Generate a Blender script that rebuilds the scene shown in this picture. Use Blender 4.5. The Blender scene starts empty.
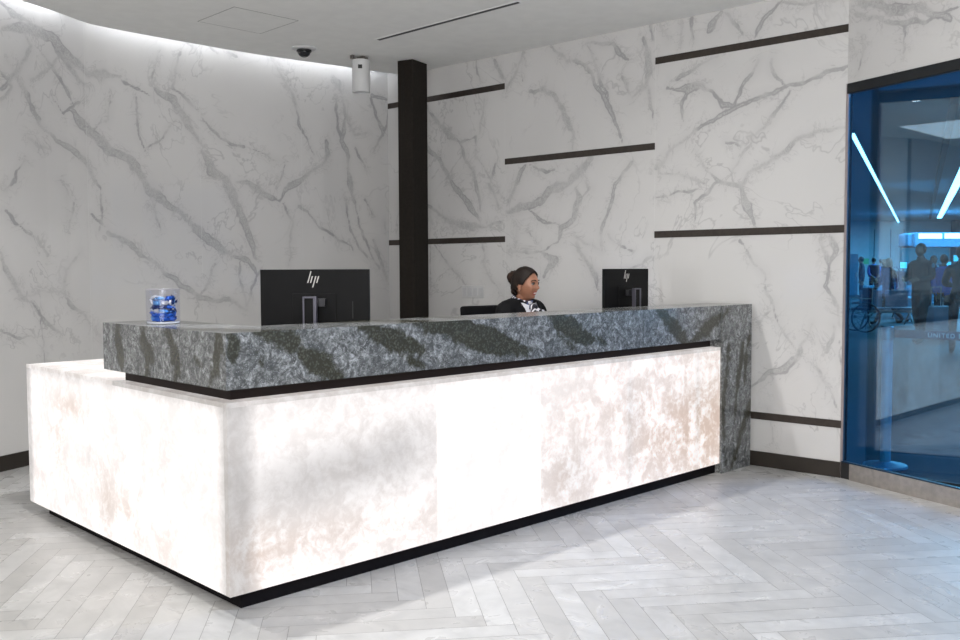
import bpy, bmesh, math, random
import numpy as np
from mathutils import Vector, Matrix
R_ = random.Random(7)
S = bpy.context.scene
COL = S.collection

# ---------------------------------------------------------------- camera
CAM = Vector((-1.8087, -3.2478, 1.3436))
FW = Vector((0.6981, 0.7139, -0.0544)).normalized()
RT0 = Vector((FW.y, -FW.x, 0)).normalized()
UP0 = RT0.cross(FW).normalized()
ROLL = -0.004
RT = RT0 * math.cos(ROLL) + UP0 * math.sin(ROLL)
UP = -RT0 * math.sin(ROLL) + UP0 * math.cos(ROLL)
cd = bpy.data.cameras.new('camera'); cam = bpy.data.objects.new('camera', cd); COL.objects.link(cam)
cd.sensor_width = 36; cd.lens = 936.63 / 960 * 36; cd.clip_start = .05; cd.clip_end = 300
cam.matrix_world = Matrix(((RT.x, UP.x, -FW.x, CAM.x), (RT.y, UP.y, -FW.y, CAM.y), (RT.z, UP.z, -FW.z, CAM.z), (0, 0, 0, 1)))
S.camera = cam

# ---------------------------------------------------------------- world, exposure
wld = bpy.data.worlds.new('world'); S.world = wld; wld.use_nodes = True
wld.node_tree.nodes['Background'].inputs[0].default_value = (.30, .5, .8, 1)
wld.node_tree.nodes['Background'].inputs[1].default_value = .6
S.view_settings.view_transform = 'Standard'; S.view_settings.look = 'None'
S.view_settings.exposure = 0.0; S.view_settings.gamma = 1; S.view_settings.use_curve_mapping = False
try:
    S.cycles.use_denoising = True
    S.cycles.max_bounces = 8; S.cycles.diffuse_bounces = 4; S.cycles.glossy_bounces = 4
    S.cycles.transparent_max_bounces = 16; S.cycles.sample_clamp_indirect = 4
except Exception: pass

# ---------------------------------------------------------------- lights
def area(name, loc, size, sizey, energy, col, target):
    l = bpy.data.lights.new(name, 'AREA'); l.shape = 'RECTANGLE'; l.size = size; l.size_y = sizey
    l.energy = energy; l.color = col
    o = bpy.data.objects.new(name, l); COL.objects.link(o); o.location = loc
    o.rotation_euler = (Vector(target) - Vector(loc)).to_track_quat('-Z', 'Y').to_euler()
    return o
def spot(name, loc, energy, angle, blend, rad, col, target):
    l = bpy.data.lights.new(name, 'SPOT'); l.energy = energy; l.spot_size = math.radians(angle); l.spot_blend = blend
    l.shadow_soft_size = rad; l.color = col
    o = bpy.data.objects.new(name, l); COL.objects.link(o); o.location = loc
    o.rotation_euler = (Vector(target) - Vector(loc)).to_track_quat('-Z', 'Y').to_euler()
    return o
WARM = (1.0, .965, .92); NEUT = (1.0, .985, .965); COOL = (.55, .80, 1.0)
# general fill lamps added under the unseen lounge ceiling, pointing down
area('lounge_fill_light', (-2.6, -3.6, 3.05), 3.0, 2.4, 15, NEUT, (-2.6, -3.6, 0))
area('lounge_fill_light', (1.2, -3.4, 3.05), 2.6, 1.6, 12, NEUT, (1.2, -3.4, 0))
area('lounge_fill_light', (-2.2, .6, 3.05), 1.6, 1.6, 15, NEUT, (-2.2, .6, 0))
# upward fill lamps added out of view to brighten the ceiling
area('ceiling_uplight_fill', (-1.2, -3.6, 1.9), 3.0, 2.0, 135, NEUT, (-.9, -3.0, 4.0))
area('ceiling_uplight_fill', (2.0, -3.0, 1.9), 1.6, 1.6, 22, NEUT, (2.2, -2.6, 4.0))
# broad fill lamp added behind the camera, tilted up towards the ceiling
area('rear_fill_light', (-5.0, -7.2, 1.5), 6.5, 2.4, 480, (1.0, .99, .98), (1.0, 1.0, 7.5))
# row of downlights above the staff side of the desk
for x, e in ((-.05, 115), (1.25, 125), (2.55, 42)):
    spot('downlight_lamp', (x, .69, 3.06), e, 150, .9, .05, NEUT, (x, .45, 0))
# blue lamp added in the hall to tint the floor near the glass
_p = (7.4, -3.4, 3.3); area('hall_blue_fill', _p, 2.0, 2.0, 400, (.10, .48, 1.0), (2.7, -2.9, 0))
# light strip in the cove above the left wall
for (x0, y0, x1, y1) in ((-.2, 3.12, .85, 3.60), (.95, 3.64, 2.2, 3.62), (2.25, 3.60, 3.55, 3.47)):
    L = math.hypot(x1 - x0, y1 - y0); mx, my = (x0 + x1) / 2, (y0 + y1) / 2
    nx, ny = -(y1 - y0) / L, (x1 - x0) / L
    a = area('cove_strip_light', (mx, my, 3.25), L, .03, 2.6 * L, (.93, .96, 1.0), (mx + nx, my + ny, 3.1))
    d = Vector((nx, ny, -.15)).normalized(); xx = Vector((x1 - x0, y1 - y0, 0)).normalized()
    zz = -d; yy = zz.cross(xx).normalized()
    a.matrix_world = Matrix(((xx.x, yy.x, zz.x, mx), (xx.y, yy.y, zz.y, my), (xx.z, yy.z, zz.z, 3.25), (0, 0, 0, 1)))
# daylight and lamps of the terminal hall beyond the glass
def hall(lat, d, z=0):
    f = Vector((FW.x, FW.y, 0)).normalized()
    return Vector((CAM.x, CAM.y, 0)) + f * d + RT0 * lat + Vector((0, 0, z))
for lat, d, e in ((9, 12, 160), (14, 24, 1300), (19, 37, 2600)):
    p = hall(lat, d, 3.5); area('hall_ceiling_light', p, 5, 6, e, COOL, (p.x, p.y, 0))

# ---------------------------------------------------------------- helpers
def nt(name):
    m = bpy.data.materials.new(name); m.use_nodes = True
    t = m.node_tree; b = t.nodes['Principled BSDF']
    return m, t, b
def N(t, typ, **kw):
    n = t.nodes.new(typ)
    for k, v in kw.items():
        if k in ('operation', 'data_type', 'blend_type', 'feature', 'attribute_name', 'wave_type', 'interpolation_type', 'distance', 'clamp'): setattr(n, k, v)
        else: n.inputs[k].default_value = v
    return n
def math_(t, op, a, b=None, c=None, clamp=False):
    n = t.nodes.new('ShaderNodeMath'); n.operation = op; n.use_clamp = clamp
    for i, v in enumerate((a, b, c)):
        if v is None: continue
        if hasattr(v, 'links'): t.links.new(v, n.inputs[i])
        else: n.inputs[i].default_value = v
    return n.outputs[0]
def ramp(t, v, a, b, lo=0., hi=1.):
    n = t.nodes.new('ShaderNodeMapRange'); n.interpolation_type = 'SMOOTHSTEP'
    t.links.new(v, n.inputs[0])
    for i, x in zip((1, 2, 3, 4), (a, b, lo, hi)): n.inputs[i].default_value = x
    return n.outputs[0]
def mixc(t, f, a, b):
    n = t.nodes.new('ShaderNodeMix'); n.data_type = 'RGBA'
    for i, v in ((0, f), (6, a), (7, b)):
        if hasattr(v, 'links'): t.links.new(v, n.inputs[i])
        else: n.inputs[i].default_value = v if i == 0 else (*v, 1)
    return n.outputs[2]
def noise(t, scale, detail=4, rough=.55, dist=0, vec=None):
    n = t.nodes.new('ShaderNodeTexNoise'); n.inputs['Scale'].default_value = scale; n.inputs['Detail'].default_value = detail
    n.inputs['Roughness'].default_value = rough; n.inputs['Distortion'].default_value = dist
    if vec is not None: t.links.new(vec, n.inputs['Vector'])
    return n
def pos(t):
    return t.nodes.new('ShaderNodeTexCoord').outputs['Object']
def scaled(t, v, s):
    n = t.nodes.new('ShaderNodeMapping'); n.inputs['Scale'].default_value = s; t.links.new(v, n.inputs[0]); return n.outputs[0]
def attr(t, name):
    n = t.nodes.new('ShaderNodeAttribute'); n.attribute_name = name; return n

def plain(name, col, rough=.5, metal=0., spec=.5, var=.06, scale=8., emit=None, es=0., coat=0., alpha=None):
    m, t, b = nt(name)
    n = noise(t, scale, 3, vec=pos(t))
    f = ramp(t, n.outputs[0], .3, .7)
    c = mixc(t, f, tuple(x * (1 - var) for x in col), tuple(min(1, x * (1 + var)) for x in col))
    t.links.new(c, b.inputs['Base Color'])
    b.inputs['Roughness'].default_value = rough; b.inputs['Metallic'].default_value = metal
    b.inputs['Specular IOR Level'].default_value = spec; b.inputs['Coat Weight'].default_value = coat
    if emit: b.inputs['Emission Color'].default_value = (*emit, 1); b.inputs['Emission Strength'].default_value = es
    return m

class MB:
    def __init__(s): s.v = []; s.f = []; s.m = []; s.k = 0
    def add(s, vs, fs):
        o = len(s.v); s.v += [tuple(v) for v in vs]; s.f += [tuple(i + o for i in f) for f in fs]; s.m += [s.k] * len(fs); return s
    def box(s, x0, x1, y0, y1, z0, z1, M=None):
        vs = [(x, y, z) for x in (x0, x1) for y in (y0, y1) for z in (z0, z1)]
        if M is not None: vs = [tuple(M @ Vector(v)) for v in vs]
        return s.add(vs, [(0, 1, 3, 2), (4, 6, 7, 5), (0, 4, 5, 1), (2, 3, 7, 6), (0, 2, 6, 4), (1, 5, 7, 3)])
    def prism(s, pts, z0, z1):
        n = len(pts)
        a = sum(pts[i][0] * pts[(i + 1) % n][1] - pts[(i + 1) % n][0] * pts[i][1] for i in range(n))
        if a < 0: pts = pts[::-1]
        vs = [(p[0], p[1], z0) for p in pts] + [(p[0], p[1], z1) for p in pts]
        return s.add(vs, [tuple(range(n))[::-1], tuple(range(n, 2 * n))] + [(i, (i + 1) % n, n + (i + 1) % n, n + i) for i in range(n)])
    def rings(s, rs, n=24, cap=True, c=(0, 0)):      # lathe of (r, z)
        vs = []; fs = []
        for r, z in rs:
            for i in range(n):
                a = 2 * math.pi * i / n; vs.append((c[0] + r * math.cos(a), c[1] + r * math.sin(a), z))
        for j in range(len(rs) - 1):
            for i in range(n):
                k = (i + 1) % n; fs.append((j * n + i, j * n + k, (j + 1) * n + k, (j + 1) * n + i))
        if cap: fs.append(tuple(range(n))[::-1]); fs.append(tuple(range((len(rs) - 1) * n, len(rs) * n)))
        return s.add(vs, fs)
    def tube(s, pts, r, n=10):
        pts = [Vector(p) for p in pts]; rr = r if isinstance(r, (list, tuple)) else [r] * len(pts)
        vs = []; fs = []
        for j, p in enumerate(pts):
            d = (pts[min(j + 1, len(pts) - 1)] - pts[max(j - 1, 0)]).normalized()
            a = d.cross(Vector((0, 0, 1)));
            if a.length < .05: a = d.cross(Vector((1, 0, 0)))
            a.normalize(); b = d.cross(a)
            for i in range(n):
                q = 2 * math.pi * i / n; vs.append(tuple(p + (a * math.cos(q) + b * math.sin(q)) * rr[j]))
        for j in range(len(pts) - 1):
            for i in range(n):
                k = (i + 1) % n; fs.append((j * n + i, j * n + k, (j + 1) * n + k, (j + 1) * n + i))
        fs.append(tuple(range(n))[::-1]); fs.append(tuple(range((len(pts) - 1) * n, len(pts) * n)))
        return s.add(vs, fs)
    def build(s, name, mats, parent=None, bevel=0., smooth=False, seg=2):
        me = bpy.data.meshes.new(name); me.from_pydata(s.v, [], s.f)
        mats = mats if isinstance(mats, (list, tuple)) else [mats]
        for m in mats: me.materials.append(m)
        if max(s.m, default=0) > 0: me.polygons.foreach_set('material_index', s.m)
        b = bmesh.new(); b.from_mesh(me); bmesh.ops.recalc_face_normals(b, faces=b.faces); b.to_mesh(me); b.free()
        if smooth: me.polygons.foreach_set('use_smooth', [True] * len(me.polygons))
        o = bpy.data.objects.new(name, me); COL.objects.link(o)
        if parent is not None: o.parent = parent
        if bevel:
            md = o.modifiers.new('bevel', 'BEVEL'); md.width = bevel; md.segments = seg; md.limit_method = 'ANGLE'
        if smooth and bevel == 0 and False: pass
        return o
def tag(o, label=None, cat=None, group=None, kind=None):
    if label: o['label'] = label
    if cat: o['category'] = cat
    if group: o['group'] = group
    if kind: o['kind'] = kind
    return o
def struct(o, label=None, cat=None):
    o['kind'] = 'structure'
    if label: o['label'] = label
    if cat: o['category'] = cat
    return o
def thing(name, loc, label, cat, rz=0, group=None):
    o = bpy.data.objects.new(name, None); COL.objects.link(o); o.location = loc; o.rotation_euler = (0, 0, rz)
    o.empty_display_size = .1
    return tag(o, label, cat, group)
def copy_tree(o, parent=None):
    c = o.copy(); COL.objects.link(c); c.parent = parent
    for ch in [x for x in list(o.children)]: copy_tree(ch, c)
    return c

# ---- distance to traced lines (vein or band courses in wall coordinates, cm : half width mm)
def parse(txt):
    segs = []
    for l in txt.strip().split('\n'):
        w, r = l.split(':'); p = [tuple(float(v) / 100 for v in a.split(',')) for a in r.split()]
        n = len(p) - 1
        for i in range(n):
            # the tips of a course taper
            r0 = float(w) / 1000 * (.45 if i == 0 else 1); r1 = float(w) / 1000 * (.3 if i == n - 1 else 1)
            segs.append((*p[i], *p[i + 1], r0, r1))
    return np.array(segs)
_rs = np.random.RandomState(5)
_G = _rs.rand(64, 64)
def vnoise(x, y, seed=0):
    x = x + seed * 7.31; y = y + seed * 3.77
    xi = np.floor(x).astype(int); yi = np.floor(y).astype(int); fx = x - xi; fy = y - yi
    fx = fx * fx * (3 - 2 * fx); fy = fy * fy * (3 - 2 * fy)
    g = lambda i, j: _G[i % 64, j % 64]
    return (g(xi, yi) * (1 - fx) + g(xi + 1, yi) * fx) * (1 - fy) + (g(xi, yi + 1) * (1 - fx) + g(xi + 1, yi + 1) * fx) * fy
def fbm(x, y, seed=0, o=4):
    s = 0; a = .5
    for k in range(o): s = s + a * vnoise(x * 2 ** k, y * 2 ** k, seed + k); a *= .5
    return s
def field(s, z, segs, warp=.026, wscale=11., wj=.5):
    s2 = s + (fbm(s * wscale, z * wscale, 1) - .47) * warp * 2
    z2 = z + (fbm(s * wscale, z * wscale, 9) - .47) * warp * 2
    d = np.full(s.shape, 9.)
    wn = 1 + (fbm(s * 6, z * 6, 4) - .47) * 2 * wj * 2
    for a, b, c, e, r0, r1 in segs:
        vx, vy = c - a, e - b; L = vx * vx + vy * vy + 1e-9
        t = np.clip(((s2 - a) * vx + (z2 - b) * vy) / L, 0, 1)
        q = np.hypot(s2 - a - t * vx, z2 - b - t * vy) - (r0 + (r1 - r0) * t) * wn
        d = np.minimum(d, q)
    return d
VL="""42:106,296 126,301 144,298 159,287 173,277
33:173,279 186,280 198,279
8:198,278 210,273 222,269
36:225,275 240,268 253,250 264,236
8:224,277 226,295 231,305
12:240,277 244,295 248,306
8:240,277 251,271 262,262
8:264,258 280,242 291,237 302,236
33:264,231 273,214 284,208 291,196 297,182 304,166 311,144
34:159,250 172,237 189,224 203,220 210,213 220,196 232,187 245,180
33:245,180 262,165 280,151 292,146
17:292,146 305,141 312,130
22:140,230 157,223 170,213 180,196
7:180,196 181,179 178,164
10:117,266 130,237 140,230
10:121,226 130,221 140,221
11:172,176 183,167
19:185,162 199,157 216,144
12:216,144 238,127 260,112 271,109 286,110 302,101
14:115,164 130,153 135,145
10:102,174 109,167 115,164
14:97,146 103,132 114,116 122,112
11:122,112 133,97 146,88
11:151,111 164,101 177,86
7:112,118 128,119 147,120 155,109
7:147,120 150,135 162,148
4:128,110 129,89 131,70
8:210,266 211,239 218,225
4:243,253 229,236 218,227
9:328,314 340,296 348,282 354,259 368,235
22:375,229 354,211 340,204 333,193
9:336,191 345,175 344,160 342,138
25:295,207 309,205 322,197 332,192
40:387,305 391,299 395,292
13:395,288 399,273 409,256 422,260
22:399,270 395,249 400,241 402,223
9:389,287 392,260 395,250
18:409,243 421,224
22:378,248 382,236 374,226
14:426,291 435,269 440,257
9:445,283 439,259 428,244
32:427,293 442,290
18:400,232 404,209 408,193
9:397,201 402,172 410,155 421,145
9:408,193 417,162 433,135
26:351,189 360,185
9:360,185 370,173 394,160 406,152
19:427,162 436,138 444,120
9:418,198 429,183
14:439,178 440,169
12:252,315 256,311 262,308
12:273,314 280,309
21:289,311 297,309
20:103,311 114,307 127,306
10:108,275 121,254 132,239
14:101,254 117,271 126,289 120,297
11:138,285 150,270 162,254
18:150,287 165,272 174,269
7:125,265 142,277 150,284
7:170,260 153,246 145,255
10:101,268 110,257 101,248
7:95,95 107,89 119,89
4:274,141 265,118 258,110
8:314,134 306,117 301,102
8:296,141 296,122 302,102
3:119,210 110,196 102,188
4:148,199 159,182 153,164
8:220,196 224,181 228,166
4:311,235 330,228 339,225
4:339,224 334,211 329,202
4:190,269 188,246 173,237"""
VR="""22:51,279 63,264 79,250 90,244
9:90,244 109,247 109,231
13:90,244 97,229 109,212 114,183
22:51,243 69,228 79,211 101,190 114,174
13:131,223 124,205 135,183
8:109,231 131,201 141,191
26:50,192 78,175 108,169 136,173
9:60,156 78,136 99,118
8:116,158 121,129 139,113
4:55,156 53,116
13:110,311 114,292
21:130,308 136,297 141,290
8:119,276 117,260 112,248
16:164,310 153,295 144,280
8:162,309 160,286
16:168,276 182,278 193,270 199,262 205,248 210,240 210,226
15:189,310 205,296 213,296 226,286 232,274 241,259 249,245 256,227
15:222,307 247,302 254,292 262,287
11:255,278 259,270 264,261
18:266,262 276,269 279,277 276,291 273,303
11:276,269 280,257 282,243
8:226,305 228,293 236,277 243,262
32:229,220 219,210 203,200 188,197 180,189 163,185 144,181
12:163,185 180,173 198,169
25:163,218 152,203 144,187
20:213,198 218,190 210,172 200,167 199,157
8:219,207 227,195 220,191
19:213,155 222,141 232,129 234,119
8:210,161 222,153 236,149
11:265,214 250,197 247,186 238,164 237,148
8:243,160 254,152 265,148
7:282,143 269,137 261,135
8:143,150 179,148 198,155
24:179,148 192,140 183,128
4:165,167 179,151
4:154,173 152,150
8:168,218 183,212 193,212
10:286,206 300,221 321,233 340,241 362,248 389,253 411,259 423,261
22:284,207 290,212
18:294,263 310,261 321,262 333,253
11:309,259 305,250 308,238
14:333,253 337,246 346,245
10:364,273 354,259 346,245
10:372,271 375,260 381,252
7:385,249 374,235 365,227 353,212 343,197
13:317,217 325,201 334,194 351,189 356,197 373,205 390,217 408,221 424,222
27:351,189 356,176 362,163
7:289,202 308,200 325,193
7:334,194 317,180 315,162
7:286,185 305,189 321,190
7:340,221 347,220 351,217
24:335,309 329,302 326,297
14:306,309 304,293
11:313,309 313,293
11:288,309 294,297
7:339,309 346,299 352,290
10:377,307 366,298 360,288
10:379,308 396,304 417,302
11:333,279 312,273 298,268
10:406,155 410,144 413,135 411,123 418,110 421,95
19:411,155 417,145 414,137
7:351,153 364,136 369,130 371,119 378,100 392,80
17:402,97 399,90 394,78 386,69 372,62 361,54
20:396,89 402,87
10:416,97 415,88 412,81 407,84
6:392,79 404,71 412,58 420,43
7:372,40 376,26 377,9
7:361,99 366,96 373,105
14:283,322 279,314 282,299
3:420,88 423,63"""
VT="""15:3,292 16,286 41,277 57,275 76,277
41:9,297 31,288 52,283 72,271
9:11,278 12,268 7,254
6:41,275 41,260
6:4,272 8,261"""
QF="""53:13,112 29,104 46,94 60,83
29:42,100 46,86
49:65,112 84,103 101,96
72:94,114 114,106 137,102 174,92
36:89,96 101,88
59:180,113 204,104 235,92
27:196,99 208,90
43:282,112 303,98 320,86
45:364,108 337,95 318,87
26:363,85 360,61 358,35 361,5
30:381,83 376,60 372,33
34:396,48 383,29 375,13 365,1
24:390,92 385,72 383,56
23:1,111 4,105 3,100
10:14,103 16,97"""
QS="""18:98,111 99,102 96,96 95,88
22:71,112 72,104 66,98 70,87
23:49,111 44,103 40,95 42,87
20:5,111 7,103 9,95 13,86
14:25,99 20,96"""

# ---------------------------------------------------------------- materials
def marble_mat(name, base=(.61, .60, .59), rough=.10):
    m, t, b = nt(name)
    P = pos(t)
    vd = attr(t, 'vein').outputs['Fac']
    n1 = noise(t, 16, 6, .6, vec=P).outputs[0]; n2 = noise(t, 3.2, 4, .6, vec=P).outputs[0]; n3 = noise(t, 42, 5, .65, 1.5, vec=P).outputs[0]
    d = math_(t, 'ADD', vd, math_(t, 'MULTIPLY', math_(t, 'SUBTRACT', n1, .5), .028))
    fill = ramp(t, d, .006, -.010)
    striae = ramp(t, n3, .35, .65, .35, 1.)
    edge = math_(t, 'SUBTRACT', 1, ramp(t, math_(t, 'ABSOLUTE', math_(t, 'ADD', d, .002)), .002, .010))
    edge = math_(t, 'MULTIPLY', edge, ramp(t, n2, .42, .6, .15, 1.))
    halo = ramp(t, d, .07, -.02, 0, .10)
    fill = math_(t, 'MULTIPLY', fill, ramp(t, n2, .35, .62, .55, 1.))
    w2 = noise(t, 4.5, 6, .62, .9, vec=P).outputs[0]
    hair2 = math_(t, 'SUBTRACT', 1, ramp(t, math_(t, 'ABSOLUTE', math_(t, 'SUBTRACT', w2, .5)), .0, .016))
    hair2 = math_(t, 'MULTIPLY', hair2, ramp(t, vd, .11, .0, 0, .26))
    # faint hairline veins everywhere
    w = noise(t, 1.1, 5, .62, .6, vec=P).outputs[0]
    hair = math_(t, 'SUBTRACT', 1, ramp(t, math_(t, 'ABSOLUTE', math_(t, 'SUBTRACT', w, .5)), .0, .010))
    hair = math_(t, 'MULTIPLY', hair, ramp(t, noise(t, 1.7, 2, vec=P).outputs[0], .44, .62, 0, .30))
    f = math_(t, 'MULTIPLY', fill, math_(t, 'MULTIPLY', striae, .48))
    f = math_(t, 'MAXIMUM', f, math_(t, 'MULTIPLY', edge, .50))
    f = math_(t, 'MAXIMUM', f, hair)
    f = math_(t, 'MAXIMUM', f, hair2)
    f = math_(t, 'ADD', f, halo, clamp=True)
    cloud = ramp(t, noise(t, .8, 3, vec=P).outputs[0], .35, .65)
    bc = mixc(t, cloud, tuple(x * .95 for x in base), base)
    c = mixc(t, f, bc, (.19, .185, .195))
    t.links.new(c, b.inputs['Base Color']); b.inputs['Roughness'].default_value = rough
    b.inputs['Specular IOR Level'].default_value = .5
    return m
M_MARB = marble_mat('polished_marble')
M_JOINT = plain('joint_grout', (.60, .60, .59), .6)
M_BRONZE = plain('bronze_strip', (.045, .036, .030), .38, .35, var=.12, scale=30)
M_BASEB = plain('bronze_baseboard', (.030, .024, .019), .45, .2)
M_CEIL = plain('ceiling_paint', (.82, .82, .80), .9, spec=.2, var=.02)
M_CEILEDGE = plain('ceiling_edge_paint', (.7, .7, .7), .9, spec=.2, var=.02)
M_BLACK = plain('black_matte', (.012, .012, .013), .5)
M_DARKCOL = plain('dark_bronze_cladding', (.015, .012, .0095), .6, .0, spec=.15, var=.15, scale=40)
M_TOE = plain('black_toe_kick', (.006, .005, .006), .7, spec=.1)
M_REVEAL = plain('dark_reveal', (.020, .013, .011), .6, spec=.2)
M_STEEL = plain('brushed_steel', (.48, .45, .42), .35, .9, var=.12, scale=24)
M_WHITEP = plain('white_plastic', (.62, .62, .62), .4, var=.02)
M_WALLP = plain('lounge_wall_paint', (.42, .41, .40), .8)

def quartz_mat():
    m, t, b = nt('grey_green_granite')
    P = pos(t); bd = attr(t, 'band').outputs['Fac']
    n1 = noise(t, 14, 6, .65, .8, vec=P).outputs[0]
    d = math_(t, 'ADD', bd, math_(t, 'MULTIPLY', math_(t, 'SUBTRACT', n1, .5), .105))
    f = ramp(t, d, .012, -.014)
    n2 = noise(t, 13, 8, .75, 2.2, vec=P).outputs[0]; n6 = noise(t, 5.5, 4, .6, 1.5, vec=P).outputs[0]
    sw = math_(t, 'MULTIPLY', ramp(t, n2, .40, .62), ramp(t, n6, .36, .58, .45, 1.))
    light = mixc(t, sw, (.105, .107, .105), (.43, .44, .445))
    n4 = noise(t, 60, 4, .6, 1.0, vec=P).outputs[0]
    light = mixc(t, ramp(t, n4, .44, .60, .55, 0), light, (.055, .06, .058))
    vo = t.nodes.new('ShaderNodeTexVoronoi'); vo.inputs['Scale'].default_value = 110; t.links.new(P, vo.inputs['Vector'])
    sp = ramp(t, vo.outputs['Distance'], .10, .32, 1, 0)
    light = mixc(t, math_(t, 'MULTIPLY', sp, .35), light, (.62, .64, .66))
    vo2 = t.nodes.new('ShaderNodeTexVoronoi'); vo2.inputs['Scale'].default_value = 75; t.links.new(P, vo2.inputs['Vector'])
    dark = mixc(t, ramp(t, vo2.outputs['Distance'], .15, .5, .6, 0), (.045, .044, .032), (.115, .112, .088))
    dark = mixc(t, ramp(t, n4, .5, .7, 0, .4), dark, (.15, .155, .13))
    t.links.new(mixc(t, f, light, dark), b.inputs['Base Color']); b.inputs['Roughness'].default_value = .17
    return m
M_QUARTZ = quartz_mat()

def onyx_mat():
    m, t, b = nt('backlit_onyx')
    P = pos(t)
    g = attr(t, 'glow').outputs['Fac']; w = attr(t, 'warm').outputs['Fac']
    n1 = noise(t, 5, 8, .66, .5, vec=P).outputs[0]; n2 = noise(t, 22, 6, .7, .5, vec=P).outputs[0]
    k = math_(t, 'ADD', math_(t, 'MULTIPLY', ramp(t, n1, .3, .7), .6), math_(t, 'MULTIPLY', ramp(t, n2, .3, .7), .4))
    warm = math_(t, 'MULTIPLY', w, ramp(t, k, .25, .8, 1.35, .10), clamp=True)
    col = mixc(t, warm, (.97, .93, .92), (.70, .52, .42))
    # thicker cloudy stone passes less light
    s = math_(t, 'MULTIPLY', g, ramp(t, k, .1, .9, .75, .96))
    b.inputs['Base Color'].default_value = (.22, .21, .20, 1); b.inputs['Roughness'].default_value = .22
    b.inputs['Specular IOR Level'].default_value = .4
    t.links.new(col, b.inputs['Emission Color']); t.links.new(s, b.inputs['Emission Strength'])
    return m
M_ONYX = onyx_mat()

def floor_mat():
    m, t, b = nt('herringbone_stone_planks')
    P = pos(t); a = attr(t, 'plank')
    sep = t.nodes.new('ShaderNodeSeparateColor'); t.links.new(a.outputs['Color'], sep.inputs[0])
    tone, seed, ori = sep.outputs[0], sep.outputs[1], sep.outputs[2]
    cx = t.nodes.new('ShaderNodeCombineXYZ'); t.links.new(math_(t, 'MULTIPLY', seed, 40), cx.inputs[0]); t.links.new(math_(t, 'MULTIPLY', tone, 9), cx.inputs[1])
    va = t.nodes.new('ShaderNodeVectorMath'); va.operation = 'ADD'; t.links.new(P, va.inputs[0]); t.links.new(cx.outputs[0], va.inputs[1])
    V = va.outputs[0]
    n1 = noise(t, 5.5, 4, .55, .8, vec=V).outputs[0]; n2 = noise(t, 14, 6, .65, 1.4, vec=V).outputs[0]
    c = mixc(t, ramp(t, tone, 0, 1), (.49, .48, .465), (.61, .605, .595))
    c = mixc(t, ramp(t, n1, .30, .78, 0, .45), c, (.34, .34, .335))
    st = math_(t, 'SUBTRACT', 1, ramp(t, math_(t, 'ABSOLUTE', math_(t, 'SUBTRACT', n2, .5)), .0, .012))
    n5 = noise(t, 1.0, 6, .65, .4, vec=scaled(t, V, (9, 3, 3))).outputs[0]
    c = mixc(t, ramp(t, n5, .50, .74, 0, .45), c, (.31, .305, .30))
    t.links.new(c, b.inputs['Base Color'])
    t.links.new(ramp(t, n1, .3, .7, .26, .34), b.inputs['Roughness'])
    b.inputs['Specular IOR Level'].default_value = .35
    return m
M_FLOOR = floor_mat()
M_GROUT = plain('floor_grout', (.24, .235, .23), .8)

def glass_mat(name, tint, refl, fk=.55):
    m = bpy.data.materials.new(name); m.use_nodes = True; t = m.node_tree; t.nodes.clear()
    o = t.nodes.new('ShaderNodeOutputMaterial'); mx = t.nodes.new('ShaderNodeMixShader')
    tr = t.nodes.new('ShaderNodeBsdfTransparent'); gl = t.nodes.new('ShaderNodeBsdfGlossy')
    tr.inputs[0].default_value = (*tint, 1); gl.inputs['Roughness'].default_value = .015; gl.inputs['Color'].default_value = (.92, .94, 1, 1) if tint[0] < .5 else (.9, .95, 1, 1)
    fr = t.nodes.new('ShaderNodeLayerWeight'); fr.inputs['Blend'].default_value = .45
    n = noise(t, 1.5, 2, vec=pos(t)).outputs[0]
    f = math_(t, 'ADD', math_(t, 'MULTIPLY', fr.outputs['Fresnel'], fk), math_(t, 'ADD', math_(t, 'MULTIPLY', n, .01), refl), clamp=True)
    t.links.new(f, mx.inputs[0]); t.links.new(tr.outputs[0], mx.inputs[1]); t.links.new(gl.outputs[0], mx.inputs[2])
    t.links.new(mx.outputs[0], o.inputs[0]); return m
M_GLASS = glass_mat('clear_blue_glass', (.95, .985, 1.0), .0, .012)
M_GLASS2 = glass_mat('blue_tinted_glass', (.38, .72, .88), .10, .10)
M_JAR = glass_mat('clear_acrylic', (.96, .96, .98), .0, .05)

# ---------------------------------------------------------------- structure
GD = Vector((-.3204, -.9473, 0)); G0 = Vector((3.9905, -.6178, 0))      # glass front
WD = Vector((.0680, -.9977, 0)); K = Vector((3.7032, 3.5959, 0))        # wall behind the desk
PL = [Vector((*q, 0)) for q in ((-3.2, 1.905), (-.6, 3.065), (.2, 3.43), (.45, 3.535), (.65, 3.615), (.82, 3.672), (.98, 3.712), (1.15, 3.735), (1.4, 3.752), (1.65, 3.757), (1.9, 3.752), (2.35, 3.727), (2.8, 3.69))] + [K]

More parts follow.
